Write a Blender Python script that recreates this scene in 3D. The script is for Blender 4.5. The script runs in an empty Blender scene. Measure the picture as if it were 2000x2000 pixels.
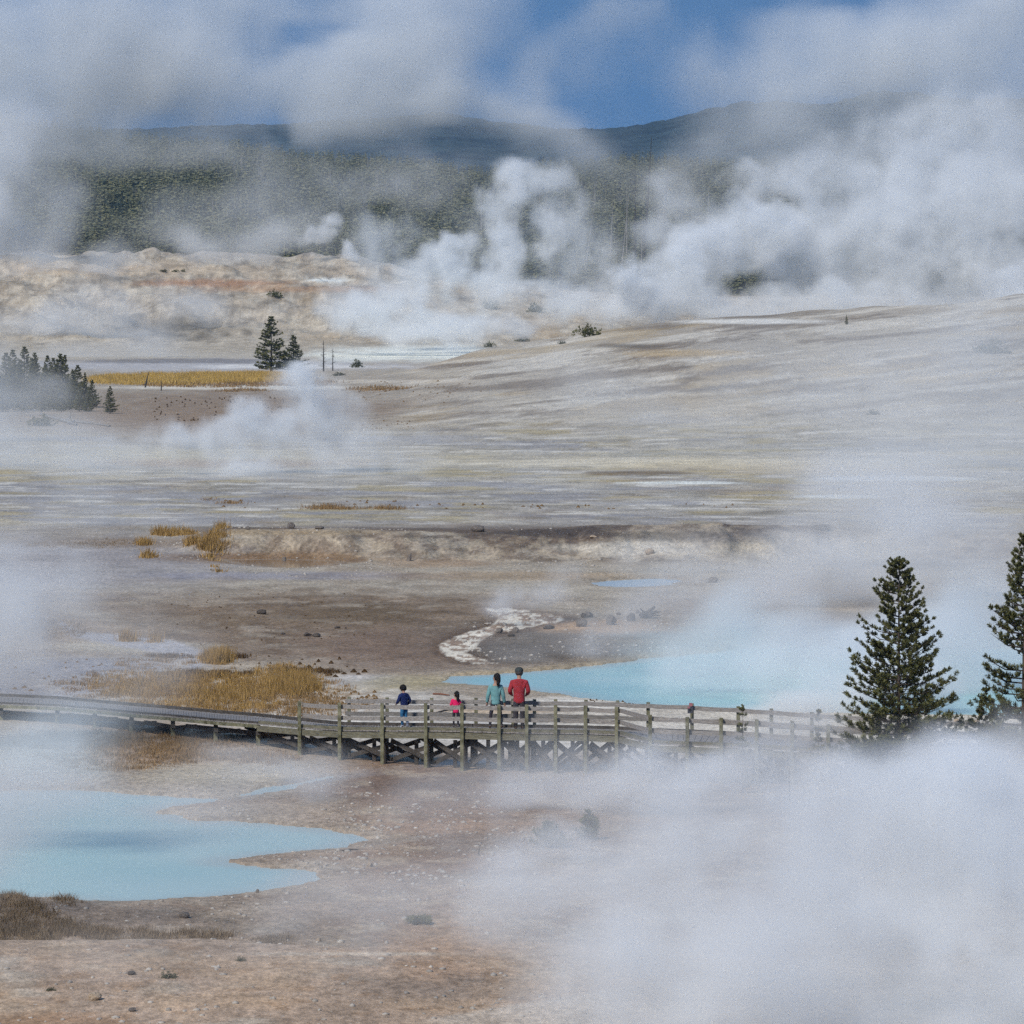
import bpy, bmesh, math, random
import numpy as np
from mathutils import Vector, Matrix

# ------------------------------------------------------------------ camera, sky, sun, exposure
SC = bpy.context.scene
COL = SC.collection
F = 11430.0            # focal length in pixels of a 2000 px wide frame
HC = 15.2              # height of the camera above the basin floor
PITCH = math.atan(500.0 / F)
CP, SP = math.cos(PITCH), math.sin(PITCH)

cam = bpy.data.objects.new("camera", bpy.data.cameras.new("camera"))
COL.objects.link(cam); SC.camera = cam
cam.location = (0, 0, HC)
cam.rotation_euler = (math.pi / 2 - PITCH, 0, 0)
cam.data.sensor_width = 36
cam.data.lens = 36 * F / 2000.0
cam.data.clip_start = 1.0
cam.data.clip_end = 40000

SUN_EL, SUN_AZ = math.radians(40), math.radians(-148)   # azimuth from +Y (view direction), negative = left; behind-left of the camera
world = bpy.data.worlds.new("World"); SC.world = world; world.use_nodes = True
wn = world.node_tree; bg = wn.nodes['Background']
sky = wn.nodes.new("ShaderNodeTexSky"); sky.sky_type = 'NISHITA'; sky.sun_disc = False
sky.sun_elevation = SUN_EL; sky.sun_rotation = SUN_AZ
sky.altitude = 2300; sky.air_density = 1.15; sky.dust_density = 0.3; sky.ozone_density = 1.6
tc = wn.nodes.new("ShaderNodeTexCoord"); mp = wn.nodes.new("ShaderNodeMapping"); mp.vector_type = 'POINT'
mp.inputs['Location'].default_value = (0, 0, 1.5)      # the high, dry mountain sky stays deep blue down to the hills
wn.links.new(tc.outputs['Generated'], mp.inputs['Vector']); wn.links.new(mp.outputs[0], sky.inputs['Vector'])
tint = wn.nodes.new("ShaderNodeVectorMath"); tint.operation = 'MULTIPLY'; tint.inputs[1].default_value = (.80, 1.0, 1.02)
wn.links.new(sky.outputs[0], tint.inputs[0]); wn.links.new(tint.outputs[0], bg.inputs[0]); bg.inputs[1].default_value = 0.15

sl = bpy.data.lights.new("sun", 'SUN'); sl.energy = 2.7; sl.angle = math.radians(11); sl.color = (1.0, 0.95, 0.88)
so = bpy.data.objects.new("sun", sl); COL.objects.link(so)
sd = Vector((math.sin(SUN_AZ) * math.cos(SUN_EL), math.cos(SUN_AZ) * math.cos(SUN_EL), math.sin(SUN_EL)))
so.rotation_euler = sd.to_track_quat('Z', 'Y').to_euler()
so.location = (-60, -60, 80)

SC.view_settings.view_transform = 'Standard'; SC.view_settings.look = 'None'
SC.view_settings.exposure = 0.22; SC.view_settings.gamma = 1.0
SC.cycles.use_denoising = False
SC.cycles.use_adaptive_sampling = True; SC.cycles.adaptive_threshold = 0.02; SC.cycles.adaptive_min_samples = 24
SC.cycles.max_bounces = 8; SC.cycles.diffuse_bounces = 2; SC.cycles.glossy_bounces = 2
SC.cycles.transparent_max_bounces = 8; SC.cycles.volume_bounces = 5
SC.cycles.volume_step_rate = 1.5; SC.cycles.volume_max_steps = 512
SC.cycles.sample_clamp_indirect = 6

# ------------------------------------------------------------------ projection helpers
def W(px, py, d):
    """a point at forward distance d that the photograph shows at px, py"""
    u, v = (px - 1000) / F, (1000 - py) / F
    fy = CP + v * SP
    return (u / fy * d, d, HC + (v * CP - SP) / fy * d)

def proj(X, Y, Z):
    dz = Z - HC
    f = Y * CP - dz * SP
    return 1000 + F * X / f, 1000 - F * (dz * CP + Y * SP) / f

def dist_on(py, z):
    """forward distance at which height z is seen on row py"""
    v = (1000 - py) / F
    return (z - HC) * (CP + v * SP) / (v * CP - SP)

# ------------------------------------------------------------------ numpy noise
def _h(ix, iy, s):
    n = (ix.astype(np.int64) * 374761393 + iy.astype(np.int64) * 668265263 + s * 974634777) & 0x7fffffff
    n = ((n ^ (n >> 13)) * 1274126177) & 0x7fffffff
    n = n ^ (n >> 16)
    return (n & 0xffff) / 65535.0

def vnoise(x, y, s=0):
    x = np.asarray(x, float); y = np.asarray(y, float)
    ix, iy = np.floor(x), np.floor(y); fx, fy = x - ix, y - iy
    fx = fx * fx * (3 - 2 * fx); fy = fy * fy * (3 - 2 * fy)
    a, b = _h(ix, iy, s), _h(ix + 1, iy, s); c, d = _h(ix, iy + 1, s), _h(ix + 1, iy + 1, s)
    return (a + (b - a) * fx) * (1 - fy) + (c + (d - c) * fx) * fy

def fbm(x, y, o=4, s=0, g=0.5):
    t = 0.0; a = 1.0; n = 0.0
    x = np.asarray(x, float); y = np.asarray(y, float)
    for k in range(o):
        t = t + a * vnoise(x, y, s + k * 17); n += a
        x, y = (x * 1.7 + y * 1.05) + 3.1, (-x * 1.05 + y * 1.7) + 7.7; a *= g
    return t / n           # 0..1

def ss(a, b, x):
    t = np.clip((x - a) / (b - a), 0, 1); return t * t * (3 - 2 * t)

def inside(poly, px, py):
    r = np.zeros(px.shape, bool); n = len(poly)
    for i in range(n):
        x1, y1 = poly[i]; x2, y2 = poly[(i + 1) % n]
        if y1 == y2: continue
        c = (y1 > py) != (y2 > py)
        r ^= c & (px < (x2 - x1) * (py - y1) / (y2 - y1) + x1)
    return r

def polydist(poly, x, y):
    d = np.full(x.shape, 1e9); n = len(poly)
    for i in range(n):
        x1, y1 = poly[i]; x2, y2 = poly[(i + 1) % n]
        dx, dy = x2 - x1, y2 - y1
        t = np.clip(((x - x1) * dx + (y - y1) * dy) / (dx * dx + dy * dy + 1e-9), 0, 1)
        d = np.minimum(d, np.hypot(x - x1 - t * dx, y - y1 - t * dy))
    return d

def smooth_poly(p, n=3):
    for _ in range(n):
        q = []
        for i in range(len(p)):
            a, b = p[i], p[(i + 1) % len(p)]
            q += [(a[0] * .75 + b[0] * .25, a[1] * .75 + b[1] * .25), (a[0] * .25 + b[0] * .75, a[1] * .25 + b[1] * .75)]
        p = q
    return p

def to_world(poly, z):
    r = []
    for px, py in poly:
        d = dist_on(py, z); X, Y, Z = W(px, py, d); r.append((X, Y))
    return r

# ------------------------------------------------------------------ pools (outlines on the ground)
WZ = -0.12
POOL_L = [(-400, 1545), (-80, 1550), (100, 1541), (260, 1548), (400, 1560), (470, 1553), (530, 1537), (640, 1515), (664, 1517), (565, 1541), (505, 1556),
          (430, 1566), (370, 1571), (300, 1583), (330, 1594), (400, 1605), (460, 1605), (540, 1612), (620, 1620), (690, 1629), (724, 1641),
          (700, 1652), (640, 1663), (560, 1668), (500, 1670), (445, 1679), (432, 1684), (470, 1690), (540, 1694), (600, 1700), (624, 1710),
          (610, 1723), (560, 1735), (480, 1748), (380, 1757), (250, 1764), (160, 1764), (135, 1757), (0, 1752), (-400, 1748)]
POOL_R = [(858, 1328), (880, 1322), (960, 1317), (1040, 1311), (1150, 1303), (1250, 1288), (1350, 1276), (1500, 1264), (1700, 1262), (2300, 1275),
          (2300, 1402), (1900, 1400), (1700, 1396), (1500, 1392), (1300, 1384), (1150, 1366), (1050, 1351), (990, 1343), (930, 1340), (868, 1335)]
POOL_S = [(1145, 1139), (1200, 1133), (1260, 1130), (1320, 1130), (1345, 1137), (1300, 1146), (1220, 1149), (1160, 1145)]
POOL_B = [(405, 1090), (470, 1093), (520, 1091), (640, 1094), (695, 1098), (640, 1107), (575, 1113), (500, 1107), (430, 1099)]
POOLS = [to_world(smooth_poly(p, 2), WZ) for p in (POOL_L, POOL_R, POOL_S, POOL_B)]

# ------------------------------------------------------------------ terrain height
BASIN = None
def height(X, Y, fine=True):
    X = np.asarray(X, float); Y0 = np.asarray(Y, float); Y = Y0
    pq = 1000 + F * X / np.maximum(Y, 30)            # lateral bearing
    z = np.zeros(X.shape)
    # low bank in the middle distance
    dfr = 291 + 6.0 * (fbm(X / 2.5, Y * 0, 4, 5) - .5)
    amp = ss(285, 470, pq) * (1 - .35 * ss(1500, 1900, pq)) * (1 + .10 * ss(1080, 1180, pq) - .12 * ss(380, 900, pq) * (1 - ss(950, 1150, pq)))
    lump = (fbm(X / 3.0, Y / 5.0, 4, 9) - .5)
    prof = ss(0, 1, (Y - dfr) / 10.5) * (1 - .25 * ss(300, 308, Y)) * (1 - ss(306, 325, Y))
    z += amp * 1.22 * prof + amp * (fbm(X / .9, Y / 1.6, 4, 19) - .5) * .34 * ss(0, 1, (Y - dfr) / 4) * (1 - ss(296, 302, Y)) + amp * lump * .85 * ss(0, 1, (Y - dfr) / 5) * (1 - ss(297, 303, Y))
    # broad sinter hill rising to the right, crest about 700 m away
    crest = np.interp(pq, [-4000, 600, 800, 950, 1150, 1400, 1600, 2000, 2600, 5000], [0, 0, 1.2, 4.0, 5.8, 7.7, 8.6, 10.4, 12.0, 14])
    rise = ss(0, 1, (Y - 420) / 280.0) ** 1.15
    fall = 1 - ss(700, 840, Y)
    z += crest * rise * fall + crest * .10 * (fbm(X / 16, Y / 60, 4, 21) - .5) * 2 * ss(480, 560, Y) * fall
    z += crest * .05 * ss(560, 600, Y + .6 * X) * (1 - ss(600, 680, Y + .6 * X))
    # rough hillside below the forest
    up = np.interp(pq, [-4000, 0, 700, 950, 1250, 2000, 5000], [15.5, 15.5, 13.8, 9.6, 7.0, 7.0, 7.0])
    w = ss(905, 1140, Y)
    ru = fbm(X / 14, Y / 22, 5, 33)
    z += w * up + (fbm(X / 4.5, Y / 9, 4, 35) - .5) * 2.2 * ss(930, 980, Y) * (1 - ss(1120, 1170, Y)) * (1 - .6 * ss(700, 1000, pq)) + (ru - .45) * 6.0 * ss(930, 990, Y) * (1 - ss(1110, 1170, Y)) * (1 - .6 * ss(700, 1000, pq))
    # forested ridge
    skyl = np.interp(pq, [-4000, 0, 250, 500, 750, 950, 1100, 1240, 1350, 1500, 2000, 5000], [82, 69, 61, 55, 51, 47.5, 50, 53.5, 51.5, 50, 49, 55])
    w2 = ss(0, 1, (Y - 1190) / 1350.0)
    w2 = .55 * w2 + .45 * np.clip((Y - 1200) / 1300.0, 0, 1)
    z += w2 * (skyl - up) + ss(1250, 1400, Y) * (fbm(X / 60, Y / 120, 4, 44) - .5) * 6
    # foreground: low swell with a gully behind it
    Y = Y0 + (fbm(X / 3.5, Y0 * 0 + 3, 4, 71) - .5) * 3.2 * (1 - ss(133, 140, Y0))
    bl = 1 - ss(1050, 1400, pq)
    z += bl * .32 * ss(112, 121, Y) * (1 - ss(124.5, 127, Y)) + .22 * ss(60, 110, Y) * (1 - ss(124.5, 128, Y)) - bl * .06 * ss(125.5, 127.5, Y) * (1 - ss(131, 135, Y))
    Y = Y0
    # a small rise that carries the tall pines on the right
    z += .35 * np.exp(-(((pq - 1800) / 260) ** 2) - ((Y - 161) / 5.0) ** 2)
    # natural roughness
    near = 1 - ss(1000, 1200, Y)
    z += near * ((fbm(X / 5, Y / 6, 4, 2) - .5) * .16 + (fbm(X / 1.1, Y / 1.3, 3, 3) - .5) * .05 * (1 - ss(300, 450, Y)))
    # pools
    for k, P in enumerate(POOLS):
        xs = [p[0] for p in P]; ys = [p[1] for p in P]
        m = (X > min(xs) - 3) & (X < max(xs) + 3) & (Y > min(ys) - 6) & (Y < max(ys) + 6)
        if not m.any(): continue
        x, y = X[m], Y[m]
        wob = (fbm(x / 1.3, y / 1.6, 4, 60 + k) - .5) * (1.1 if k < 3 else .8)
        d = polydist(P, x, y) * np.where(inside(P, x, y), -1, 1) + wob
        zz = z[m]
        zz = np.where(d < 0, -0.14 - .30 * ss(0, 1.5, -d), np.minimum(zz, WZ + .03 + .06 * d + zz * ss(0, 3, d) + .02) * (1 - ss(2.5, 5, d)) + zz * ss(2.5, 5, d))
        z[m] = zz
    return z

def hz(x, y):
    return float(height(np.array([x]), np.array([y]))[0])

def ground_at(px, py, guess=None):
    """walk the sight line of a pixel to the ground"""
    a = np.concatenate([np.arange(95, 700, .25), np.arange(700, 2600, 1.5)])
    if guess: a = a[(a > guess[0]) & (a < guess[1])]
    u, v = (px - 1000) / F, (1000 - py) / F; fy = CP + v * SP
    X = u / fy * a; Z = HC + (v * CP - SP) / fy * a
    h = height(X, a); k = np.argmax(Z <= h)
    if not (Z <= h).any(): k = len(a) - 1
    return float(X[k]), float(a[k]), float(h[k])

# ------------------------------------------------------------------ object helpers
def link(o, parent=None):
    COL.objects.link(o)
    if parent is not None: o.parent = parent
    return o

def tag(o, label=None, cat=None, group=None, kind=None):
    if label: o['label'] = label
    if cat: o['category'] = cat
    if group: o['group'] = group
    if kind: o['kind'] = kind
    return o

def empty(name, loc=(0, 0, 0), rz=0, scale=1.0):
    o = bpy.data.objects.new(name, None); o.empty_display_size = .3
    link(o); o.location = loc; o.rotation_euler = (0, 0, rz); o.scale = (scale,) * 3
    return o

def mesh_np(name, verts, faces, mats=(), smooth=False, fmat=None):
    """faces: (n,3) or (n,4) int array"""
    me = bpy.data.meshes.new(name)
    verts = np.asarray(verts, np.float32); faces = np.asarray(faces, np.int32)
    me.vertices.add(len(verts)); me.vertices.foreach_set('co', verts.ravel())
    k = faces.shape[1]
    me.loops.add(faces.size); me.loops.foreach_set('vertex_index', faces.ravel())
    me.polygons.add(len(faces))
    me.polygons.foreach_set('loop_start', np.arange(0, faces.size, k, dtype=np.int32))
    me.polygons.foreach_set('loop_total', np.full(len(faces), k, np.int32))
    if smooth: me.polygons.foreach_set('use_smooth', np.ones(len(faces), bool))
    if fmat is not None: me.polygons.foreach_set('material_index', np.asarray(fmat, np.int32))
    me.update(calc_edges=True)
    for m in mats: me.materials.append(m)
    return me

def obj(name, me, parent=None):
    return link(bpy.data.objects.new(name, me), parent)

def bm_mesh(name, bm, mats=(), smooth=False):
    me = bpy.data.meshes.new(name)
    if smooth:
        for f in bm.faces: f.smooth = True
    bm.to_mesh(me); bm.free()
    for m in mats: me.materials.append(m)
    return me

def bar(bm, a, b, w, h, up=Vector((0, 0, 1)), bev=0.0):
    """box from a to b, w wide sideways and h tall"""
    a, b = Vector(a), Vector(b); d = (b - a).normalized()
    if abs(d.dot(up)) > .98: up = Vector((0, 1, 0))
    s = d.cross(up).normalized(); t = s.cross(d).normalized()
    vs = []
    for e in (a, b):
        for i, j in ((-1, -1), (1, -1), (1, 1), (-1, 1)):
            vs.append(bm.verts.new(e + s * (i * w / 2) + t * (j * h / 2)))
    for f in ((0, 1, 2, 3), (7, 6, 5, 4), (0, 4, 5, 1), (1, 5, 6, 2), (2, 6, 7, 3), (3, 7, 4, 0)):
        bm.faces.new([vs[i] for i in f])

# ------------------------------------------------------------------ materials
def lin(c): return tuple(((v / 255) / 12.92 if v / 255 <= .04045 else ((v / 255 + .055) / 1.055) ** 2.4) for v in c)

def new_mat(name):
    m = bpy.data.materials.new(name); m.use_nodes = True
    return m, m.node_tree, m.node_tree.nodes['Principled BSDF']

def simple(name, col, rough=.8, var=.25, scale=3.0, bump=0.0, spec=.3, stretch=None, second=None, detail=5):
    m, nt, p = new_mat(name); N, L = nt.nodes.new, nt.links.new
    t = N('ShaderNodeTexCoord'); no = N('ShaderNodeTexNoise'); no.inputs['Scale'].default_value = scale; no.inputs['Detail'].default_value = detail
    if stretch:
        mpn = N('ShaderNodeMapping'); mpn.inputs['Scale'].default_value = stretch; L(t.outputs['Object'], mpn.inputs[0]); L(mpn.outputs[0], no.inputs['Vector'])
    else: L(t.outputs['Object'], no.inputs['Vector'])
    r = N('ShaderNodeValToRGB'); r.color_ramp.elements[0].position = .32; r.color_ramp.elements[1].position = .68
    a = tuple(v * (1 - var) for v in col); b = second or tuple(min(1, v * (1 + var)) for v in col)
    r.color_ramp.elements[0].color = (*a, 1); r.color_ramp.elements[1].color = (*b, 1)
    L(no.outputs[0], r.inputs[0]); L(r.outputs[0], p.inputs['Base Color'])
    p.inputs['Roughness'].default_value = rough; p.inputs['Specular IOR Level'].default_value = spec
    if bump:
        bp = N('ShaderNodeBump'); bp.inputs['Strength'].default_value = .7; bp.inputs['Distance'].default_value = bump
        L(no.outputs[0], bp.inputs['Height']); L(bp.outputs[0], p.inputs['Normal'])
    return m

def ground_mat():
    m, nt, p = new_mat("ground"); N, L = nt.nodes.new, nt.links.new
    at = N('ShaderNodeAttribute'); at.attribute_name = 'Col'
    g = N('ShaderNodeNewGeometry')
    def noise(sc, det, st=(1, 1, 1), rough=.6):
        mpn = N('ShaderNodeMapping'); mpn.inputs['Scale'].default_value = st; L(g.outputs['Position'], mpn.inputs[0])
        n = N('ShaderNodeTexNoise'); n.inputs['Scale'].default_value = sc; n.inputs['Detail'].default_value = det; n.inputs['Roughness'].default_value = rough
        L(mpn.outputs[0], n.inputs['Vector']); return n.outputs[0]
    def rng(s, a, b, c, d):
        r = N('ShaderNodeMapRange'); r.inputs['From Min'].default_value = a; r.inputs['From Max'].default_value = b
        r.inputs['To Min'].default_value = c; r.inputs['To Max'].default_value = d; L(s, r.inputs[0]); return r.outputs[0]
    n1 = noise(5.0, 6, (1, .45, 1), .7); n2 = noise(.5, 7, (1, .6, 1), .65); n3 = noise(15, 4, (1, .5, 1), .7)
    f = N('ShaderNodeMath'); f.operation = 'MULTIPLY'
    L(rng(n1, .32, .68, .62, 1.38), f.inputs[0]); L(rng(n2, .32, .68, .78, 1.22), f.inputs[1])
    f2 = N('ShaderNodeMath'); f2.operation = 'MULTIPLY'; L(f.outputs[0], f2.inputs[0]); L(rng(n3, .3, .7, .74, 1.26), f2.inputs[1])
    sc = N('ShaderNodeVectorMath'); sc.operation = 'SCALE'; L(at.outputs['Color'], sc.inputs[0]); L(f2.outputs[0], sc.inputs['Scale'])
    # scattered light pebbles
    vo = N('ShaderNodeTexVoronoi'); vo.inputs['Scale'].default_value = 2.6; L(g.outputs['Position'], vo.inputs['Vector'])
    peb = N('ShaderNodeMath'); peb.operation = 'LESS_THAN'; L(vo.outputs['Distance'], peb.inputs[0]); peb.inputs[1].default_value = .11
    pk = N('ShaderNodeMath'); pk.operation = 'MULTIPLY'; L(peb.outputs[0], pk.inputs[0]); L(rng(noise(.35, 3), .48, .6, 0, .55), pk.inputs[1])
    mx = N('ShaderNodeMix'); mx.data_type = 'RGBA'; L(pk.outputs[0], mx.inputs['Factor']); L(sc.outputs[0], mx.inputs['A']); mx.inputs['B'].default_value = (.62, .58, .52, 1)
    L(mx.outputs['Result'], p.inputs['Base Color'])
    # wetness: alpha of the attribute lowers the roughness
    L(rng(at.outputs['Alpha'], 0, 1, .95, .22), p.inputs['Roughness'])
    L(rng(at.outputs['Alpha'], 0, 1, .15, .5), p.inputs['Specular IOR Level'])
    bp = N('ShaderNodeBump'); bp.inputs['Distance'].default_value = .12
    L(rng(at.outputs['Alpha'], 0, .7, .55, .03), bp.inputs['Strength'])
    ad = N('ShaderNodeMath'); ad.operation = 'ADD'; L(n1, ad.inputs[0]); L(n2, ad.inputs[1])
    L(ad.outputs[0], bp.inputs['Height']); L(bp.outputs[0], p.inputs['Normal'])
    return m

def water_mat(name, deep, rim, rough=.12, tint=.5):
    m, nt, p = new_mat(name); N, L = nt.nodes.new, nt.links.new
    g = N('ShaderNodeNewGeometry'); n = N('ShaderNodeTexNoise'); n.inputs['Scale'].default_value = .16; n.inputs['Detail'].default_value = 3
    L(g.outputs['Position'], n.inputs['Vector'])
    r = N('ShaderNodeValToRGB'); r.color_ramp.elements[0].position = .35; r.color_ramp.elements[1].position = .65
    r.color_ramp.elements[0].color = (*deep, 1); r.color_ramp.elements[1].color = (*rim, 1)
    at = N('ShaderNodeAttribute'); at.attribute_name = 'shallow'; mx = N('ShaderNodeMix'); mx.data_type = 'RGBA'
    k = N('ShaderNodeMath'); k.operation = 'MULTIPLY'; k.inputs[1].default_value = .6; L(at.outputs['Fac'], k.inputs[0])
    L(n.outputs[0], r.inputs[0]); L(k.outputs[0], mx.inputs['Factor']); L(r.outputs[0], mx.inputs['A']); mx.inputs['B'].default_value = (.50, .52, .48, 1) if tint else (.2, .15, .1, 1); L(mx.outputs['Result'], p.inputs['Base Color'])
    p.inputs['Roughness'].default_value = rough; p.inputs['IOR'].default_value = 1.33; p.inputs['Specular IOR Level'].default_value = .3
    n2 = N('ShaderNodeTexNoise'); n2.inputs['Scale'].default_value = 3; n2.inputs['Detail'].default_value = 3; L(g.outputs['Position'], n2.inputs['Vector'])
    bp = N('ShaderNodeBump'); bp.inputs['Strength'].default_value = .25; bp.inputs['Distance'].default_value = .02; L(n2.outputs[0], bp.inputs['Height']); L(bp.outputs[0], p.inputs['Normal'])
    return m

def foliage(name, a, b, rough=.7):
    m, nt, p = new_mat(name); N, L = nt.nodes.new, nt.links.new
    g = N('ShaderNodeNewGeometry'); r = N('ShaderNodeValToRGB')
    r.color_ramp.elements[0].color = (*a, 1); r.color_ramp.elements[1].color = (*b, 1)
    L(g.outputs['Random Per Island'], r.inputs[0]); L(r.outputs[0], p.inputs['Base Color'])
    p.inputs['Roughness'].default_value = rough; p.inputs['Specular IOR Level'].default_value = .15
    return m

M = {}
M['ground'] = ground_mat()
M['needles'] = foliage('pine needles', (.062, .072, .026), (.19, .18, .066))
M['far_needles'] = foliage('distant needles', (.085, .095, .045), (.23, .22, .12))
M['bark'] = simple('bark', (.085, .066, .052), .9, .35, 6)
M['dead'] = simple('dead wood', (.26, .24, .22), .9, .3, 3)
M['char'] = simple('charred wood', (.05, .045, .042), .9, .3, 3)
M['gold'] = foliage('golden grass', (.19, .115, .040), (.50, .32, .115))
M['bright_gold'] = foliage('bright golden grass', (.30, .19, .05), (.66, .45, .14))
M['straw'] = foliage('brown grass', (.17, .11, .055), (.36, .23, .105))
M['scrub'] = foliage('dry scrub', (.14, .10, .065), (.32, .24, .155))
M['sage'] = foliage('sage', (.085, .095, .06), (.19, .19, .13))
M['tussock'] = foliage('tussock', (.05, .034, .018), (.17, .10, .045))
M['rock'] = simple('rock', (.17, .145, .125), .9, .35, 4, .04)
M['rock_dark'] = simple('dark rock', (.085, .070, .058), .9, .35, 4, .04)
M['rock_tan'] = simple('tan rock', (.40, .31, .22), .9, .3, 3, .04)
M['rock_pale'] = simple('pale stones', (.42, .38, .33), .9, .3, 5)
M['plank'] = simple('deck planks', (.27, .245, .225), .85, .25, 5, .0, stretch=(1, 1, 1))
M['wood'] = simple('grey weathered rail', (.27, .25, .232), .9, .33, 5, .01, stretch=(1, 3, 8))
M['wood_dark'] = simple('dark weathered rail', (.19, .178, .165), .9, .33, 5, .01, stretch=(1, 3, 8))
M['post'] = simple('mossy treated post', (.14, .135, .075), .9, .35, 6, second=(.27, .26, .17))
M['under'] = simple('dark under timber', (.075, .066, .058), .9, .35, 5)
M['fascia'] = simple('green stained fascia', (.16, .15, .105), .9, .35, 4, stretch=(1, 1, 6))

# ------------------------------------------------------------------ ground sheet with its mineral colours
LR = (.90, .975, 1.16)      # light reaching the ground, divided out of the colours read off the photograph
def alb(c, k=1.0):
    l = lin(c); return np.array([min(.85, l[i] * k / LR[i]) for i in range(3)])

def build_ground():
    d = [36.0]
    while d[-1] < 2750:
        y = d[-1]
        if y < 95: s = 4.0
        else:
            s = y * y / 173736.0 * 1.9
            s = min(s, 2.3 if y < 1180 else 8.0)
            if 286 < y < 306: s = min(s, .33)
        d.append(y + s)
    d = np.array(d)
    pq = np.concatenate([np.linspace(-6500, -300, 42)[:-1], np.arange(-300, 2301, 3.1), np.linspace(2320, 8500, 42)])
    D, P = np.meshgrid(d, pq, indexing='ij')
    X = (P - 1000) / F * D; Y = D
    Z = height(X, Y)
    px, py = proj(X, Y, Z)
    nr, nc = D.shape
    idx = np.arange(nr * nc).reshape(nr, nc)
    faces = np.stack([idx[:-1, :-1], idx[:-1, 1:], idx[1:, 1:], idx[1:, :-1]], -1).reshape(-1, 4)
    C = np.zeros(D.shape + (3,)); wet = np.zeros(D.shape)
    # base colour by distance
    keys = [(100, (178, 160, 147)), (121, (176, 158, 146)), (128, (160, 146, 136)), (140, (158, 142, 132)), (160, (158, 143, 134)), (172, (160, 150, 142)),
            (190, (175, 168, 162)), (215, (168, 158, 150)), (235, (148, 134, 124)), (262, (158, 148, 139)), (280, (176, 170, 162)), (291, (166, 158, 150)),
            (306, (160, 152, 144)), (335, (165, 163, 165)), (430, (172, 171, 168)), (520, (172, 167, 162)), (700, (168, 162, 156)), (900, (186, 182, 178)), (930, (176, 170, 162)), (1160, (176, 166, 156)),
            (1200, (150, 140, 125)), (1240, (95, 95, 85)), (2700, (95, 95, 85))]
    kd = [k[0] for k in keys]; kc = np.array([alb(k[1]) for k in keys])
    for c in range(3): C[..., c] = np.interp(Y, kd, kc[:, c])
    def put(mask, col, k=1.0, w=None):
        a = alb(col) if not isinstance(col, np.ndarray) else col
        mk = (np.clip(mask, 0, 1) * k)[..., None]
        C[:] = C * (1 - mk) + a * mk
        if w is not None: wet[:] = wet * (1 - mk[..., 0]) + w * mk[..., 0]
    n_a = fbm(px / 60, py / 9, 4, 101); n_b = fbm(px / 22, py / 4, 4, 102); n_c = fbm(px / 160, py / 26, 4, 103)
    def ell(cx, cy, rx, ry, soft=.35, wob=.7):
        r = np.hypot((px - cx) / rx, (py - cy) / ry) + (n_a - .5) * wob + (n_b - .5) * wob * .6
        return 1 - ss(1 - soft, 1 + soft, r)
    def pol(poly, wob=6, soft=3):
        m = np.zeros(px.shape); xs = [p[0] for p in poly]; ys = [p[1] for p in poly]
        b = (px > min(xs) - 30) & (px < max(xs) + 30) & (py > min(ys) - 15) & (py < max(ys) + 15)
        dx = px[b]; dy = py[b] + (n_b[b] - .5) * wob
        dd = polydist([(p[0], p[1] * 5) for p in poly], dx, dy * 5) / 5 * np.where(inside(poly, dx, dy), 1, -1)
        m[b] = ss(-soft, soft, dd); return m
    # general mottling
    put(ss(.50, .72, n_c) * (Y < 900), (186, 182, 176), .5)
    put(ss(.52, .75, fbm(px / 110, py / 18, 4, 110)) * (Y < 400), (140, 124, 112), .42)
    # thermal flats: pale crusts, yellowish and slate streaks, films of water
    st = fbm(px / 120, py / 5.5, 6, 120, .62); st2 = fbm(px / 80, py / 4.2, 6, 121, .62); st3 = fbm(px / 220, py / 9, 5, 122)
    fl = ss(318, 345, Y) * (1 - ss(470, 540, Y))
    put(fl * ss(.50, .66, st), (192, 189, 182), .6)
    put(fl * ss(.50, .66, st2), (128, 123, 115), .6)
    put(fl * ss(.50, .64, st3) * (1 - ss(1500, 1900, px) * .4), (150, 151, 162), .6, .5)
    put(fl * ss(.56, .7, fbm(px / 150, py / 5, 4, 123)), (176, 164, 128), .65)
    put(fl * ss(.64, .72, fbm(px / 160, py / 3, 5, 124)), (216, 216, 218), .7)
    put(ell(950, 896, 900, 16, .6), (202, 199, 192), .45)
    put(ell(350, 890, 330, 16, .5), (206, 200, 180), .6); put(ell(430, 905, 260, 8, .5), (150, 125, 110), .55)
    put(ell(1350, 905, 420, 10, .5), (214, 210, 200), .75); put(ell(1500, 915, 300, 12, .6), (196, 182, 150), .5)
    put(ell(1750, 935, 160, 5, .3, .4), (240, 242, 246), .95); put(ell(1250, 924, 110, 4, .3), (120, 105, 85), .8)
    put(ell(1330, 943, 120, 3, .3), (235, 238, 242), .9); put(ell(1650, 970, 90, 3, .3), (235, 238, 242), .9)
    # dotted brown plain in front of the grove
    put(ell(440, 800, 330, 42, .5), (140, 124, 112), .8); put(ell(300, 830, 300, 30, .5), (150, 134, 122), .6)
    put(ell(460, 757, 260, 4, .4), (215, 212, 208), .9); put(ell(620, 745, 300, 4, .4), (205, 200, 195), .7)
    # white run-off sheets behind the ridge
    put(ell(420, 713, 360, 12, .4), (190, 190, 198), .9, .5); put(ell(560, 716, 190, 4, .4), (225, 226, 232), .9)
    put(ell(350, 705, 200, 5, .4), (120, 116, 118), .7)
    put(ell(830, 690, 200, 16, .4) * (Y > 720), (236, 237, 240), .95)
    put((Y > 735) * (Y < 905) * ss(560, 760, px) * (1 - ss(1000, 1300, px)) * ss(-6, 4, 706 - (px - 700) * .08 - py), (232, 233, 236), .75)
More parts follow.
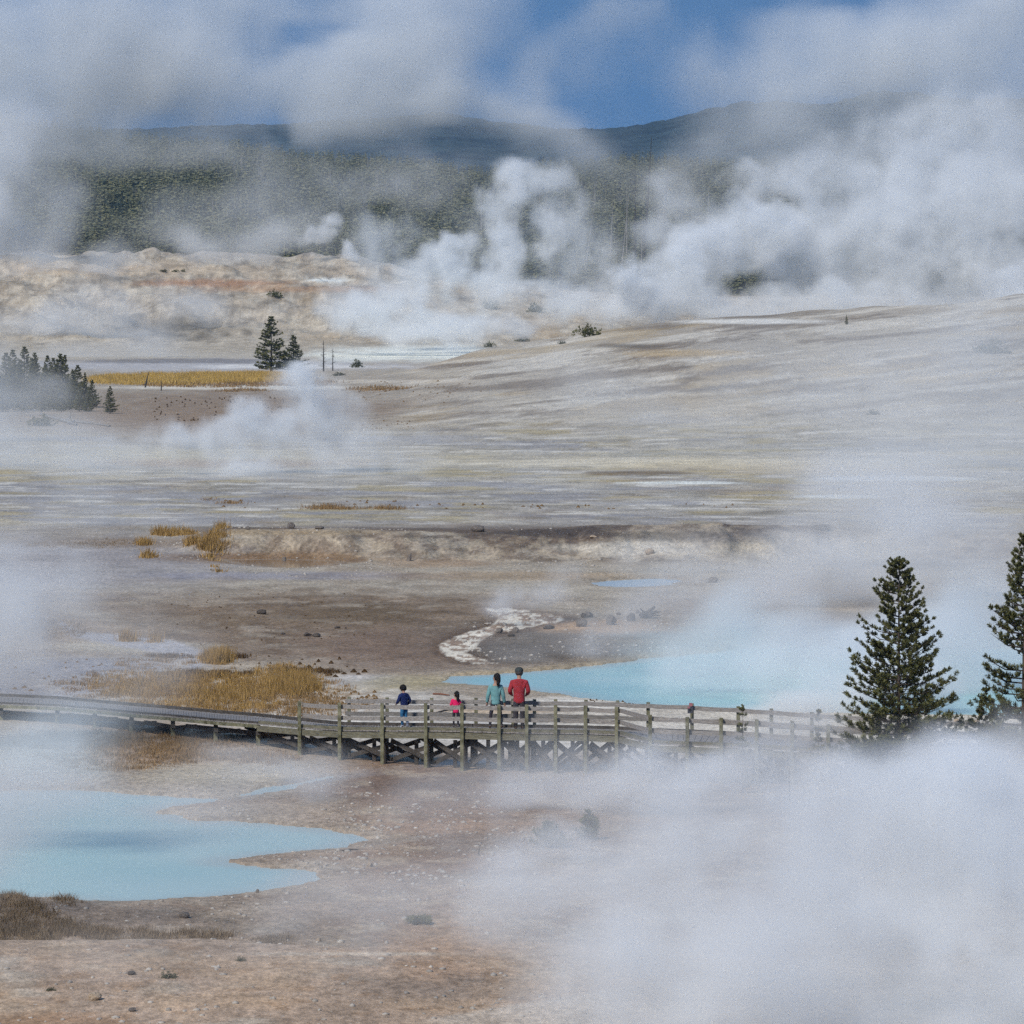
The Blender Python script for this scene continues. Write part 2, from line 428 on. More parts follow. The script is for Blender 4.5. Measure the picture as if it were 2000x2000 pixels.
    # right hill streaks following the slope
    sl_ = fbm((px + (py - 700) * 3) / 150, (py + px * .12) / 9, 6, 130, .6); sl2 = fbm(px / 180, (py + px * .10) / 12, 6, 131, .6)
    hl = ss(470, 540, Y) * (1 - ss(705, 725, Y)) * ss(650, 900, px)
    put(hl * ss(.50, .62, sl_), (204, 202, 200), .8); put(hl * ss(.51, .64, sl2), (122, 112, 104), .8)
    put(hl * ss(.58, .72, fbm(px / 200, (py + px * .12) / 16, 4, 132)), (182, 166, 138), .5)
    put((py < 632 - (px - 1150) * .07 + 14) * (Y > 500) * (Y < 715) * ss(1000, 1150, px) * (1 - ss(1550, 1700, px)) * .6, (118, 110, 104), .7)
    put(ell(1470, 628, 150, 5, .5, .5) * (Y < 715), (226, 228, 232), .9)
    put(ell(1230, 676, 60, 5, .5, .5), (90, 84, 80), .7); put(ell(1340, 690, 120, 7, .5, .5), (190, 168, 130), .55)
    # hillside
    hs = ss(925, 960, Y) * (1 - ss(1150, 1190, Y))
    hn = fbm(px / 26, py / 9, 6, 140, .62)
    put(hs * ss(.48, .60, hn), (198, 193, 186), .7); put(hs * ss(.53, .64, fbm(px / 30, py / 8, 6, 141, .62)), (132, 125, 117), .7)
    put(ell(430, 553, 150, 7, .5) * hs, (168, 126, 98), .7); put(ell(600, 565, 180, 6, .5) * hs, (170, 138, 112), .7)
    put(ell(250, 528, 260, 10, .5) * hs, (190, 176, 160), .6); put(ell(330, 640, 120, 24, .5) * hs, (110, 108, 106), .65)
    put(ell(650, 547, 50, 3, .3, .3), (240, 240, 242), .9)
    put(hs * ss(.55, .7, fbm(px / 90, py / 22, 4, 142)) * ss(450, 700, px), (182, 164, 140), .5)
    # bank: dark cap and cindery upper face
    cap = ss(300.3, 301.6, Y + 5 * ss(870, 960, px) * (1 - ss(1180, 1260, px)) + 2.5 * ss(1360, 1420, px)) * (1 - ss(324, 332, Y)) * ss(330, 430, px) * (1 - ss(1640, 1760, px))
    put(cap, (100, 89, 84), .9)
    bf = ss(289, 292, Y) * (1 - ss(300, 302, Y)) * ss(290, 400, px)
    put(bf * ss(.45, .62, fbm(px / 18, py / 6, 5, 150)), (176, 166, 152), .55)
    put(bf * ss(.48, .64, fbm(px / 30, py / 8, 5, 151)), (112, 100, 92), .7)
    put(bf * ss(-4, 4, (1052 + 18 * (n_c - .5) * 2) - py) * ss(860, 960, px) * (1 - ss(1150, 1260, px)), (86, 80, 80), .9)
    put(ell(1290, 1047, 90, 12, .4) * bf, (92, 88, 84), .75); put(ell(1440, 1048, 90, 16, .6, .4) * bf, (110, 106, 108), .8)
    put(ell(1230, 1072, 130, 14, .5) * bf, (205, 202, 198), .7); put(ell(560, 1040, 200, 6, .5), (170, 150, 120), .5)
    put(ell(1600, 1080, 200, 30, .6), (190, 184, 172), .6)
    # bank foot and left marsh
    put(ell(150, 1110, 300, 55, .5), (160, 158, 166), .75, .5); put(ell(560, 1125, 260, 8, .5), (148, 148, 166), .6, .6)
    put(ell(270, 1060, 180, 9, .5), (136, 120, 106), .6)
    put(ell(720, 1150, 520, 13, .6), (192, 188, 182), .6)
    put(ell(530, 1090, 220, 10, .4), (132, 108, 84), .7)
    put(ell(860, 1100, 120, 8, .5), (176, 148, 120), .4)
    put(ell(1000, 1125, 260, 8, .5), (160, 140, 118), .6)
    # brown plain
    put(ell(640, 1220, 400, 70, .5), (132, 117, 104), .85); put(ell(700, 1200, 120, 22, .6), (102, 88, 70), .75)
    put(ell(640, 1230, 420, 80, .5) * ss(.5, .66, fbm(px / 45, py / 9, 6, 180, .6)), (108, 92, 76), .55); put(ell(640, 1220, 420, 80, .5) * ss(.54, .7, fbm(px / 70, py / 7, 5, 181, .6)), (176, 168, 160), .5)
    put(ell(500, 1205, 200, 14, .6), (124, 108, 92), .6); put(ell(760, 1270, 180, 40, .6), (130, 112, 102), .8)
    put(ell(1120, 1255, 260, 45, .5), (112, 104, 98), .85); put(ell(1000, 1275, 120, 22, .4), (104, 98, 94), .7)
    put(ell(1180, 1225, 130, 12, .4), (190, 160, 132), .85); put(ell(1500, 1220, 260, 60, .6), (150, 138, 130), .6)
    put(ell(700, 1330, 90, 12, .4, .4), (190, 190, 200), .9, .5); put(ell(790, 1335, 100, 15, .5, .4), (166, 156, 126), .8, .3)
    put(ell(930, 1352, 130, 12, .5), (158, 148, 138), .8)
    put(pol([(868, 1318), (900, 1312), (1000, 1308), (1080, 1300), (1080, 1308), (990, 1316), (900, 1322)], 3, 3), (176, 160, 138), .6)
    # left lavender wet flat
    put(ell(70, 1330, 290, 52, .4), (160, 158, 166), .95, .5); put(ell(250, 1310, 160, 20, .5), (160, 160, 172), .8, .6)
    put(ell(60, 1245, 190, 28, .5), (176, 162, 152), .6); put(ell(240, 1262, 150, 10, .5), (190, 186, 178), .7)
    put(ell(150, 1378, 200, 10, .5), (196, 190, 182), .8)
    # pale crust under the grass and under the boardwalk
    put(ell(430, 1352, 280, 55, .4), (196, 188, 178), .8)
    put(ell(720, 1400, 330, 40, .4), (214, 212, 212), .85, .2); put(ell(950, 1440, 260, 30, .5), (205, 202, 202), .8, .2)
    put(ell(620, 1372, 140, 26, .4) * ss(.42, .6, n_b), (150, 122, 86), .6)
    put(ell(980, 1388, 120, 6, .4), (196, 160, 112), .5)
    put(ell(1190, 1372, 150, 14, .3, .5), (226, 224, 224), .95); put(ell(1020, 1430, 170, 16, .4, .5), (222, 222, 226), .9, .3)
    put(ell(1560, 1425, 640, 44, .3, .4) * ss(1000, 1100, px), (216, 212, 208), .85)
    # brown vegetation ground left of the boardwalk, then pale mud
    put(ell(240, 1465, 260, 50, .5), (164, 138, 116), .8); put(ell(60, 1490, 150, 60, .5), (184, 182, 180), .8)
    put(ell(480, 1515, 240, 26, .5), (186, 178, 164), .8); put(ell(380, 1545, 200, 14, .5), (180, 172, 164), .6)
    put(pol([(470, 1560), (540, 1532), (620, 1516), (700, 1504), (880, 1485), (960, 1480), (960, 1488), (800, 1506), (700, 1520), (600, 1532), (530, 1545)], 5, 2.5), (160, 164, 172), .9, .7)
    put(ell(590, 1524, 50, 6, .4, .4), (104, 110, 106), .8, .7)
    # brown slope in front of the boardwalk
    put(ell(850, 1545, 260, 60, .5), (140, 116, 102), .85); put(ell(850, 1530, 190, 22, .6), (104, 84, 74), .7)
    put(ell(860, 1690, 190, 26, .5), (132, 106, 88), .8); put(ell(860, 1610, 190, 20, .5), (164, 136, 116), .7)
    put(ell(600, 1590, 140, 30, .5), (170, 158, 150), .7); put(ell(620, 1760, 220, 22, .5), (152, 138, 130), .5)
    put(ell(330, 1800, 400, 26, .5), (150, 136, 126), .6); put(ell(1000, 1760, 300, 40, .5), (178, 160, 150), .5)
    rb = ss(128, 131, Y) * (1 - ss(172, 176, Y)) * ss(560, 720, px)
    put(rb * ss(.5, .64, fbm(px / 50, py / 12, 6, 182, .6)), (128, 104, 88), .55); put(rb * ss(.54, .68, fbm(px / 70, py / 12, 5, 183, .6)), (190, 176, 160), .5)
    # foreground tan swell
    fg = 1 - ss(124, 126, Y)
    put(fg * ss(.45, .7, fbm(px / 170, py / 40, 4, 160)), (186, 163, 142), .5)
    put(ell(880, 1850, 120, 60, .6), (184, 148, 120), .4); put(ell(90, 1995, 160, 16, .6), (150, 118, 92), .6)
    put(fg * ss(.60, .74, fbm(px / 60, py / 12, 5, 161)), (160, 134, 112), .5)
    put(ell(690, 1863, 170, 3.5, .5, .9), (198, 190, 182), .6); put(ell(100, 1925, 240, 7, .5), (142, 122, 106), .45)
    put((ss(0, 1, (py - (1985 - (px - 830) * .16)) / 10) * ss(780, 900, px)) * .8, (190, 184, 180), .8)
    # streams
    put(pol([(112, 1212), (140, 1222), (160, 1234), (235, 1240), (335, 1250), (398, 1272), (406, 1290), (385, 1306), (362, 1310), (372, 1292), (310, 1276), (200, 1256), (132, 1242)], 5, 2.5), (182, 181, 190), .95, .5)
    put(pol([(360, 1308), (384, 1306), (300, 1325), (210, 1345), (120, 1362), (30, 1380), (0, 1382), (110, 1352), (220, 1330)], 5, 3), (178, 176, 186), .7, .6)
    rill = pol([(945, 1188), (1010, 1190), (1095, 1204), (1105, 1212), (1030, 1225), (965, 1238), (938, 1252), (930, 1268), (910, 1276), (975, 1299), (900, 1292), (862, 1276), (856, 1258), (900, 1238), (955, 1226), (975, 1208)], 9, 2)
    put(ss(.35, .65, rill), (226, 222, 216), .95, .2); put(rill * ss(.49, .56, fbm(px / 13, py / 3, 5, 170, .6)), (134, 110, 94), .85)
    rim = pol([(930, 1182), (1110, 1198), (1125, 1214), (1040, 1232), (975, 1246), (945, 1262), (925, 1274), (990, 1302), (890, 1298), (848, 1280), (844, 1254), (890, 1232), (945, 1220), (960, 1205)], 9, 4)
    put(np.clip(rim - rill, 0, 1), (92, 74, 62), .6)
    # pool rims and beds
    for k, Pp in enumerate(POOLS):
        xs = [p[0] for p in Pp]; ys = [p[1] for p in Pp]
        b = (X > min(xs) - 3) & (X < max(xs) + 3) & (Y > min(ys) - 5) & (Y < max(ys) + 5)
        m = np.zeros(X.shape); dd = polydist(Pp, X[b], Y[b]); m[b] = 1 - ss(.1, 1.6, dd)
        put(m * (.5 + .5 * n_b), [(168, 160, 152), (176, 164, 142), (150, 140, 130), (120, 96, 74)][k], .6)
    col = np.concatenate([C, wet[..., None]], -1).reshape(-1, 4).astype(np.float32)
    me = mesh_np("ground", np.stack([X, Y, Z], -1).reshape(-1, 3), faces, [M['ground']], smooth=True)
    at = me.attributes.new("Col", 'FLOAT_COLOR', 'POINT'); at.data.foreach_set('color', col.ravel())
    tag(obj("ground", me), "pale mineral basin floor rising to a forested ridge", "ground", kind='structure')

build_ground()

def far_land():
    # valley floor and blue mountains beyond the forested ridge, one sheet
    d = np.linspace(2700, 6500, 170); pq = np.linspace(-4500, 6500, 1100)
    D, P = np.meshgrid(d, pq, indexing='ij'); X = (P - 1000) / F * D; Y = D
    sk = np.interp(P, [-4500, 200, 700, 850, 1000, 1120, 1250, 1400, 1550, 1640, 1720, 1850, 2000, 2600, 6500], [262, 262, 252, 240, 262, 267, 255, 228, 212, 214, 200, 202, 204, 215, 250])
    ztop = HC + (500 - sk) / F * 5300
    r = ss(3300, 5300, Y) * (1 - .35 * ss(5300, 6500, Y))
    Z = 20 + (ztop - 20) * r + r * (fbm(X / 160, Y / 320, 5, 200) - .5) * 60 * (1 - ss(4700, 5250, Y) * .85) + r * (fbm(X / 5, Y / 14, 3, 201)) * 6
    idx = np.arange(D.size).reshape(D.shape)
    fc = np.stack([idx[:-1, :-1], idx[:-1, 1:], idx[1:, 1:], idx[1:, :-1]], -1).reshape(-1, 4)
    m = simple('distant forested slopes', (.035, .050, .048), .95, .55, .03)
    tag(obj("mountains", mesh_np("mountains", np.stack([X, Y, Z], -1).reshape(-1, 3), fc, [m], True)), "blue forested mountains beyond the ridge", "mountains", kind='structure')
far_land()

# ------------------------------------------------------------------ water
M['w_turq'] = water_mat('milky turquoise water', (.45, .61, .59), (.52, .65, .62), .35)
M['w_turq2'] = water_mat('bright turquoise water', (.35, .60, .60), (.42, .63, .62), .3)
M['w_pale'] = water_mat('pale water', (.46, .54, .57), (.50, .57, .60), .3)
M['w_brown'] = water_mat('brown shallow water', (.15, .095, .055), (.21, .14, .08), .06)
def pool(P, mat, label, shore, rim):
    xs = [p[0] for p in P]; ys = [p[1] for p in P]
    x = np.arange(min(xs) - .2, max(xs) + .2, .16); y = np.arange(min(ys) - .6, max(ys) + .6, .30)
    XX, YY = np.meshgrid(x, y, indexing='ij'); ins = inside(P, XX, YY)
    q = polydist(shore, XX, YY) * np.where(inside(shore, XX, YY), 1, -1) + (fbm(XX / 1.2, YY / 2.2, 4, 44) - .5) * 1.4
    idx = np.arange(XX.size).reshape(XX.shape); ok = ins[:-1, :-1] | ins[1:, 1:] | ins[1:, :-1] | ins[:-1, 1:]
    fc = np.stack([idx[:-1, :-1], idx[1:, :-1], idx[1:, 1:], idx[:-1, 1:]], -1)[ok]
    used = np.unique(fc); rem = np.full(XX.size, -1); rem[used] = np.arange(len(used))
    me = mesh_np("pool_water", np.stack([XX, YY, np.full(XX.shape, WZ)], -1).reshape(-1, 3)[used], rem[fc], [mat], True)
    a = me.attributes.new("shallow", 'FLOAT', 'POINT'); a.data.foreach_set('value', (1 - ss(0, rim, q)).ravel()[used].astype(np.float32))
    tag(obj("pool_water", me), label, "pool", kind='structure')
def grow(poly, px_, py_):
    cx = sum(p[0] for p in poly) / len(poly); cy = sum(p[1] for p in poly) / len(poly)
    n = len(poly); r = []
    A = sum(poly[i][0] * poly[(i + 1) % n][1] - poly[(i + 1) % n][0] * poly[i][1] for i in range(n))
    s = 1 if A > 0 else -1
    for i in range(n):
        a, e = poly[i - 1], poly[(i + 1) % n]
        tx, ty = e[0] - a[0], (e[1] - a[1]); l = math.hypot(tx, ty * 6) or 1
        r.append((poly[i][0] + s * ty * 6 / l * px_, poly[i][1] - s * tx / l * py_))
    return r
for pl, mat, lb, g in ((POOL_L, 'w_turq', "milky turquoise pool in the left foreground", 1), (POOL_R, 'w_turq2', "bright turquoise pool behind the boardwalk railing", 1),
                    (POOL_S, 'w_pale', "small pale pool below the dark topped bank", .6), (POOL_B, 'w_brown', "brown puddle at the left foot of the bank", .6)):
    pool(to_world(grow(smooth_poly(pl, 2), 12 * g, 3.5 * g), WZ), M[mat], lb, to_world(smooth_poly(pl, 2), WZ), 1.6 * g)

# ------------------------------------------------------------------ vegetation builders
RNG = np.random.default_rng(7)
def tufts(P, Dr, L, R, K, w, rng):
    """bottle-brush clusters of needle triangles. P,Dr (n,3); L,R length/radius"""
    n = len(P); P = np.repeat(P, K, 0); Dr = np.repeat(Dr, K, 0)
    L = np.repeat(np.broadcast_to(L, (n,)), K)[:, None]; R = np.repeat(np.broadcast_to(R, (n,)), K)[:, None]
    t = rng.random((n * K, 1)); q = rng.normal(size=(n * K, 3)); q -= (q * Dr).sum(1, keepdims=True) * Dr
    q /= np.linalg.norm(q, axis=1, keepdims=True) + 1e-9
    base = P + Dr * L * t
    tip = base + (q * (.75 + .35 * rng.random((n * K, 1))) + Dr * .7) * R
    s = np.cross(tip - base, rng.normal(size=(n * K, 3))); s /= np.linalg.norm(s, axis=1, keepdims=True) + 1e-9
    v = np.stack([base + s * w * .5, base - s * w * .5, tip + s * w * .35, tip - s * w * .35], 1).reshape(-1, 3)
    i = np.arange(n * K) * 4
    return v, np.stack([i, i + 1, i + 3, i + 2], 1)

def tube_np(pts, rad, sides=5):
    V = []; Fc = []
    pts = [np.asarray(p, float) for p in pts]
    for k, p in enumerate(pts):
        d = pts[min(k + 1, len(pts) - 1)] - pts[max(k - 1, 0)]; d = d / (np.linalg.norm(d) + 1e-9)
        a = np.cross(d, (0, 0, 1.0) if abs(d[2]) < .9 else (1.0, 0, 0)); a /= np.linalg.norm(a); b = np.cross(d, a)
        for j in range(sides):
            th = 2 * math.pi * j / sides; V.append(p + (a * math.cos(th) + b * math.sin(th)) * rad[k])
    for k in range(len(pts) - 1):
        for j in range(sides):
            i0 = k * sides + j; i1 = k * sides + (j + 1) % sides
            Fc.append((i0, i1, i1 + sides, i0 + sides))
    return np.array(V), np.array(Fc)

def merge(parts):
    V = []; Fc = []; o = 0
    for v, f in parts: V.append(v); Fc.append(f + o); o += len(v)
    return np.concatenate(V), np.concatenate(Fc)

def pine_parts(h, R, seed, levels=30, per=6, tpb=9, K=22, tl=.2, tr=.11, w=.03, bare=.06, prof=1.0, gaps=.12, trunk_r=None, bend=0.0):
    rng = np.random.default_rng(seed); wood = []; P = []; Dd = []; Sz = []
    tr_ = trunk_r or h * .018
    xs = [(bend * math.sin(k * .9) * h * .01, bend * math.cos(k * .7) * h * .01, h * k / 8) for k in range(9)]; xs[0] = (0, 0, -.25)
    wood.append(tube_np(xs, [tr_ * (1.25 if k == 0 else 1) * (1 - k / 8.4) for k in range(9)], 7))
    for l in range(levels):
        f = bare + (1 - bare) * (l + rng.random() * .6) / levels          # relative height
        if f > .985: continue
        z = f * h
        env = (1 - f) ** prof * (0.62 + .38 * ss(0, .22, np.array(f - bare * .2))) + .02
        for b in range(per):
            if rng.random() < gaps: continue
            th = rng.random() * 2 * math.pi
            Lb = R * env * (.62 + .5 * rng.random()) * (1.18 if rng.random() < .15 else 1)
            c, s = math.cos(th), math.sin(th); up = .22 + .55 * f
            def pt(t): return np.array([c * Lb * t, s * Lb * t, z + Lb * (-.16 * t + up * t * t)])
            wood.append(tube_np([pt(0), pt(.5), pt(1)], [max(.006, tr_ * .28 * (1 - f * .6)), tr_ * .16, .004], 3))
            nt_ = max(2, int(tpb * (.35 + .65 * Lb / R)))
            for k in range(nt_):
                t = .25 + .78 * (k + rng.random()) / nt_
                p = pt(min(t, 1.0)); side = (rng.random() - .5) * 2 * Lb * .30 * (1.1 - t * .7)
                q = p + np.array([-s * side, c * side, abs(side) * .25 + rng.random() * .04])
                if abs(side) > .12: wood.append(tube_np([pt(max(0, t - .12)), q], [.006, .003], 3))
                dr = np.array([c * .8 - s * side * 1.2, s * .8 + c * side * 1.2, .55 + rng.random() * .5]); dr /= np.linalg.norm(dr)
                P.append(q); Dd.append(dr); Sz.append(1.12 - .55 * f)
    for k in range(6):
        Sz.append(.5); P.append(np.array([rng.normal() * .01, rng.normal() * .01, h * (.93 + .012 * k)])); Dd.append(np.array([rng.normal() * .3, rng.normal() * .3, 1.0]) / 1.08)
    return merge(wood), tufts(np.array(P), np.array(Dd), tl * np.array(Sz), tr * np.array(Sz), K, w, rng)

def tree_thing(name, label, cat, loc, meshes, rz=0, sc=1.0, group=None):
    r = empty(name, loc, rz, sc); tag(r, label, cat, group)
    for nm, me in meshes: obj(nm, me, r)
    return r

def pine_meshes(mat='needles', **k):
    (wv, wf), (fv, ff) = pine_parts(**k)
    return [("trunk", mesh_np("trunk", wv, wf, [M['bark']], True)), ("crown", mesh_np("crown", fv, ff, [M[mat]]))]

def at_px(px, d):                      # a spot on the ground below bearing px at distance d
    X = (px - 1000) / F * d; return (X, d, hz(X, d) - .02)

# the two tall pines on the right, in front of the boardwalk
def top_h(px, pytop, d):
    x, y, z = at_px(px, d); return (x, y, z), W(px, pytop, d)[2] - z
l, h = top_h(1757, 1088, 162.5)
tree_thing("pine_tree", "dense cone-shaped green pine standing in front of the boardwalk railing", "tree", l,
           pine_meshes(h=h, R=2.0, seed=3, levels=44, per=8, tpb=10, K=46, tl=.15, tr=.080, w=.017, bare=.06, prof=.74, gaps=.13, trunk_r=.085))
l, h = top_h(2003, 1044, 163.5)
tree_thing("pine_tree", "tall pine with open drooping limbs cut off by the right edge", "tree", l,
           pine_meshes(h=h, R=2.15, seed=8, levels=36, per=6, tpb=9, K=44, tl=.16, tr=.088, w=.018, bare=.16, prof=.9, gaps=.18, trunk_r=.12))
l, h = top_h(1928, 1345, 164.5)
tree_thing("pine_sapling", "bushy green sapling beneath the pine at the right edge", "sapling", l,
           pine_meshes(h=h, R=.75, seed=12, levels=14, per=7, tpb=6, K=20, tl=.14, tr=.08, w=.03, bare=.04, prof=.8, trunk_r=.04))
for px, pt_, d, R, sd_, lb in ((1452, 1378, 164.5, .34, 21, "thin dark sapling beside the railing inside the steam"),
                              (1600, 1388, 165.2, .20, 22, "narrow spindly sapling left of the big cone-shaped pine"),
                              (1075, 1610, 150, .6, 23, "dark bushy sapling half lost in the foreground steam"),
                              (1150, 1585, 152, .38, 24, "slim sapling right of the bushy one in the foreground steam"),
                              (818, 1801, 133, .30, 26, "tiny green pine seedling alone on the tan slope")):
    l, h = top_h(px, pt_, d)
    tree_thing("pine_sapling", lb, "sapling", l, pine_meshes(h=h, R=R, seed=sd_, levels=11, per=5, tpb=4, K=20, tl=.12, tr=.07, w=.02, bare=.04, prof=.75, trunk_r=.03))

# medium distance trees
V_MED = [pine_meshes(h=7.0, R=1.9, seed=40 + i, levels=26, per=7, tpb=7, K=9, tl=.26, tr=.17, w=.085, bare=.03, prof=[1.1, .95, 1.3][i], gaps=.18, trunk_r=.11) for i in range(3)]
def med(px, pt_, d, lb, v, group=None, wid=1.0, name="pine_tree", cat="tree"):
    l, h = top_h(px, pt_, d); r = tree_thing(name, lb, cat, l, V_MED[v], random.Random(int(px)).random() * 6.28, 1.0, group)
    s = h / 7.0; r.scale = (s * wid, s * wid, s); return r
med(530, 619, 765, "taller of the two dark pines beside the golden grass", 1, wid=1.45)
med(573, 655, 768, "shorter broader pine right beside the taller dark pine", 0, wid=1.8)
random.seed(4)
grove = [(-8, 700, 585), (12, 690, 600), (38, 703, 592), (48, 678, 610), (70, 706, 590), (88, 716, 584), (93, 695, 602), (118, 692, 598), (127, 694, 606), (25, 684, 606), (68, 690, 604), (104, 700, 596),
         (142, 722, 588), (152, 714, 598), (166, 728, 590), (180, 742, 586), (26, 715, 578), (60, 722, 576), (105, 735, 577), (-30, 690, 600), (135, 745, 578), (5, 735, 572), (42, 742, 570), (82, 745, 571), (155, 752, 574), (120, 752, 570), (172, 760, 573)]
for i, (px, pt_, d) in enumerate(grove):
    med(px, pt_, d, "hazy grey-green pine in the close grove on the left", i % 3, "pines of the left grove", 1.12 + .2 * (i % 2))
med(215, 755, 565, "small dark pine at the right end of the left grove", 1, wid=1.25)
med(1653, 615, 640, "faint lone pine on the misty right hill", 0, wid=.85)

def bushes():
    me_b = {}
    for k, mat in enumerate(('needles', 'sage', 'sage')):
        rng = np.random.default_rng(70 + k); n = 120
        q = rng.normal(size=(n, 3)); q /= np.linalg.norm(q, axis=1, keepdims=True); q[:, 2] = np.abs(q[:, 2])
        r = .25 + .85 * rng.random((n, 1)) ** .8; p = q * r * np.array([[1, 1, .8]]) * (1 + .25 * np.sin(q[:, :1] * 5 + k))
        v, f = tufts(p, q, .20, .13, 9, .06, rng)
        stems = merge([tube_np([(0, 0, -.15), tuple(p[i] * .95)], [.03, .01], 3) for i in range(0, n, 9)])
        me_b[k] = (mesh_np("foliage", v, f, [M[mat]]), mesh_np("stem", stems[0], stems[1], [M['bark']]))
    spots = [(1150, 657, 22, 22, 0, "wide dark bush on the crest of the right hill"), (1020, 667, 14, 7, 0, "low dark bush on the ridge left of the wide bush"),
             (955, 678, 10, 11, 0, "little bush with a thin leader low on the ridge"), (1098, 672, 7, 7, 1, "tiny round bush below the wide crest bush"),
             (955, 603, 13, 20, 1, "round grey-green shrub on the far slope behind the ridge"), (1045, 610, 16, 17, 1, "lopsided shrub on the far slope right of the round one"),
             (697, 718, 12, 15, 2, "pale grey shrub right of the dead pines"), (662, 734, 13, 7, 2, "flat grey shrub in front of the dead pines"),
             (538, 583, 12, 14, 0, "dark seedling high on the rocky slope"), (320, 532, 8, 5, 0, "first of three small bushes below the hazy forest"),
             (342, 533, 6, 5, 0, "middle of three small bushes below the hazy forest"), (357, 533, 5, 6, 0, "last of three small bushes below the hazy forest"),
             (1935, 690, 34, 26, 1, "dim bush high on the misty right hill"), (1705, 810, 14, 10, 1, "dim bush low on the misty right hill"), (82, 832, 26, 20, 0, "dark bush at the foot of the left grove"),
             (328, 1912, 16, 12, 1, "small spiky sage tuft on the tan foreground"), (470, 1878, 10, 8, 2, "little grey tuft below the scrub line"),
             (100, 1938, 10, 6, 1, "flat sage tuft on the lower left foreground")]
    for px, py, rx, ryh, v, lb in spots:
        x, y, z = ground_at(px, py, (95, 1240)); s = rx * y / F
        r = empty("bush", (x, y, z), px * .37); tag(r, lb, "bush"); r.scale = (s, s, s * ryh / rx)
        obj("foliage", me_b[v][0], r); obj("stem", me_b[v][1], r)
bushes()

def snag(px, pytop, pybase, lb, lean=0.0, mat='dead', twigs=True, guess=None, group=None, rad=.06, seed=1, d=None):
    if d: x, y, z = at_px(px, d)
    else: x, y, z = ground_at(px, pybase, guess)
    h = W(px, pytop, y)[2] - z; rng = random.Random(seed)
    parts = [tube_np([(0, 0, -.2), (lean * h * .5, 0, h * .5), (lean * h, 0, h)], [rad * 1.2, rad * .8, rad * .2], 6)]
    if twigs:
        for k in range(34):
            f = .12 + .83 * rng.random(); a = rng.random() * 6.28; L = (1 - f * .8) * h * .16 * (.5 + rng.random())
            b = (lean * h * f, 0, h * f); e = (b[0] + math.cos(a) * L, math.sin(a) * L, b[2] + L * (rng.random() * .5 - .1))
            parts.append(tube_np([b, e], [rad * .35, rad * .12], 3))
    v, f = merge(parts)
    o = obj("dead_tree", mesh_np("dead_tree", v, f, [M[mat]])); o.location = (x, y, z); tag(o, lb, "dead tree", group); return o
snag(632, 665, 724, "dark dead pine with many twigs right of the two pines", mat='char', rad=.10, seed=2, d=766)
snag(650, 680, 724, "thin dead pine beside the taller dead one", mat='char', rad=.07, seed=3, d=768)
snag(283, 727, 757, "leaning dark dead sapling in the golden grass", .25, 'char', rad=.10, seed=4, guess=(500, 900))
snag(315, 742, 763, "short dead twig tree below the golden grass", 0, 'char', rad=.07, seed=5, guess=(500, 900))
snag(1255, 268, 430, "tall black leaning snag rising above the forest skyline", .06, 'char', False, d=1300, rad=.28)
snag(1240, 305, 440, "charred snag left of the tall black one", .0, 'char', True, d=1330, rad=.22, seed=6)
snag(1287, 330, 470, "short black snag leaning right in the forest", .08, 'char', False, d=1310, rad=.22)
for i, (px, a, ln) in enumerate([(1210, 380, .1), (1224, 360, 0), (1252, 410, .02), (1378, 355, .03), (1140, 385, .14), (1102, 400, 0), (963, 385, 0), (1487, 330, 0), (1190, 390, .05), (1320, 400, 0), (1095, 330, .05), (940, 360, 0)]):
    snag(px, a, 540, "bare pale trunk standing among the forest trees", ln, 'dead', False, d=1255 + 9 * i, rad=.15, group="bare pale trunks in the forest")

# forest: the nearest trees one by one, the rest as a wood
def conifer_np(h, R, K, rng, lw=.55):
    """low cost conifer: a spire of drooping sprays"""
    f = rng.random(K) ** .8; z = h * (.04 + .96 * f); rr = R * (1 - f) ** .85 * (.35 + .75 * rng.random(K)) + .05; th = rng.random(K) * 6.283
    c, s = np.cos(th), np.sin(th)
    tip = np.stack([c * rr, s * rr, z - .05 * h * (1 - f)], 1)
    base = np.stack([c * rr * .15, s * rr * .15, z + .03 * h], 1)
    side = np.stack([-s, c, np.zeros(K)], 1) * (lw * (.4 + .6 * (1 - f)))[:, None]
    v = np.stack([base, tip + side, tip - side], 1).reshape(-1, 3); i = np.arange(K) * 3
    tv = np.array([[R * .09, 0, 0], [-R * .045, R * .08, 0], [-R * .045, -R * .08, 0], [0, 0, h]]); n = K * 3
    return np.concatenate([v, tv]), np.concatenate([np.stack([i, i + 1, i + 2], 1), np.array([[n, n + 1, n + 3], [n + 1, n + 2, n + 3], [n + 2, n, n + 3]])]), K

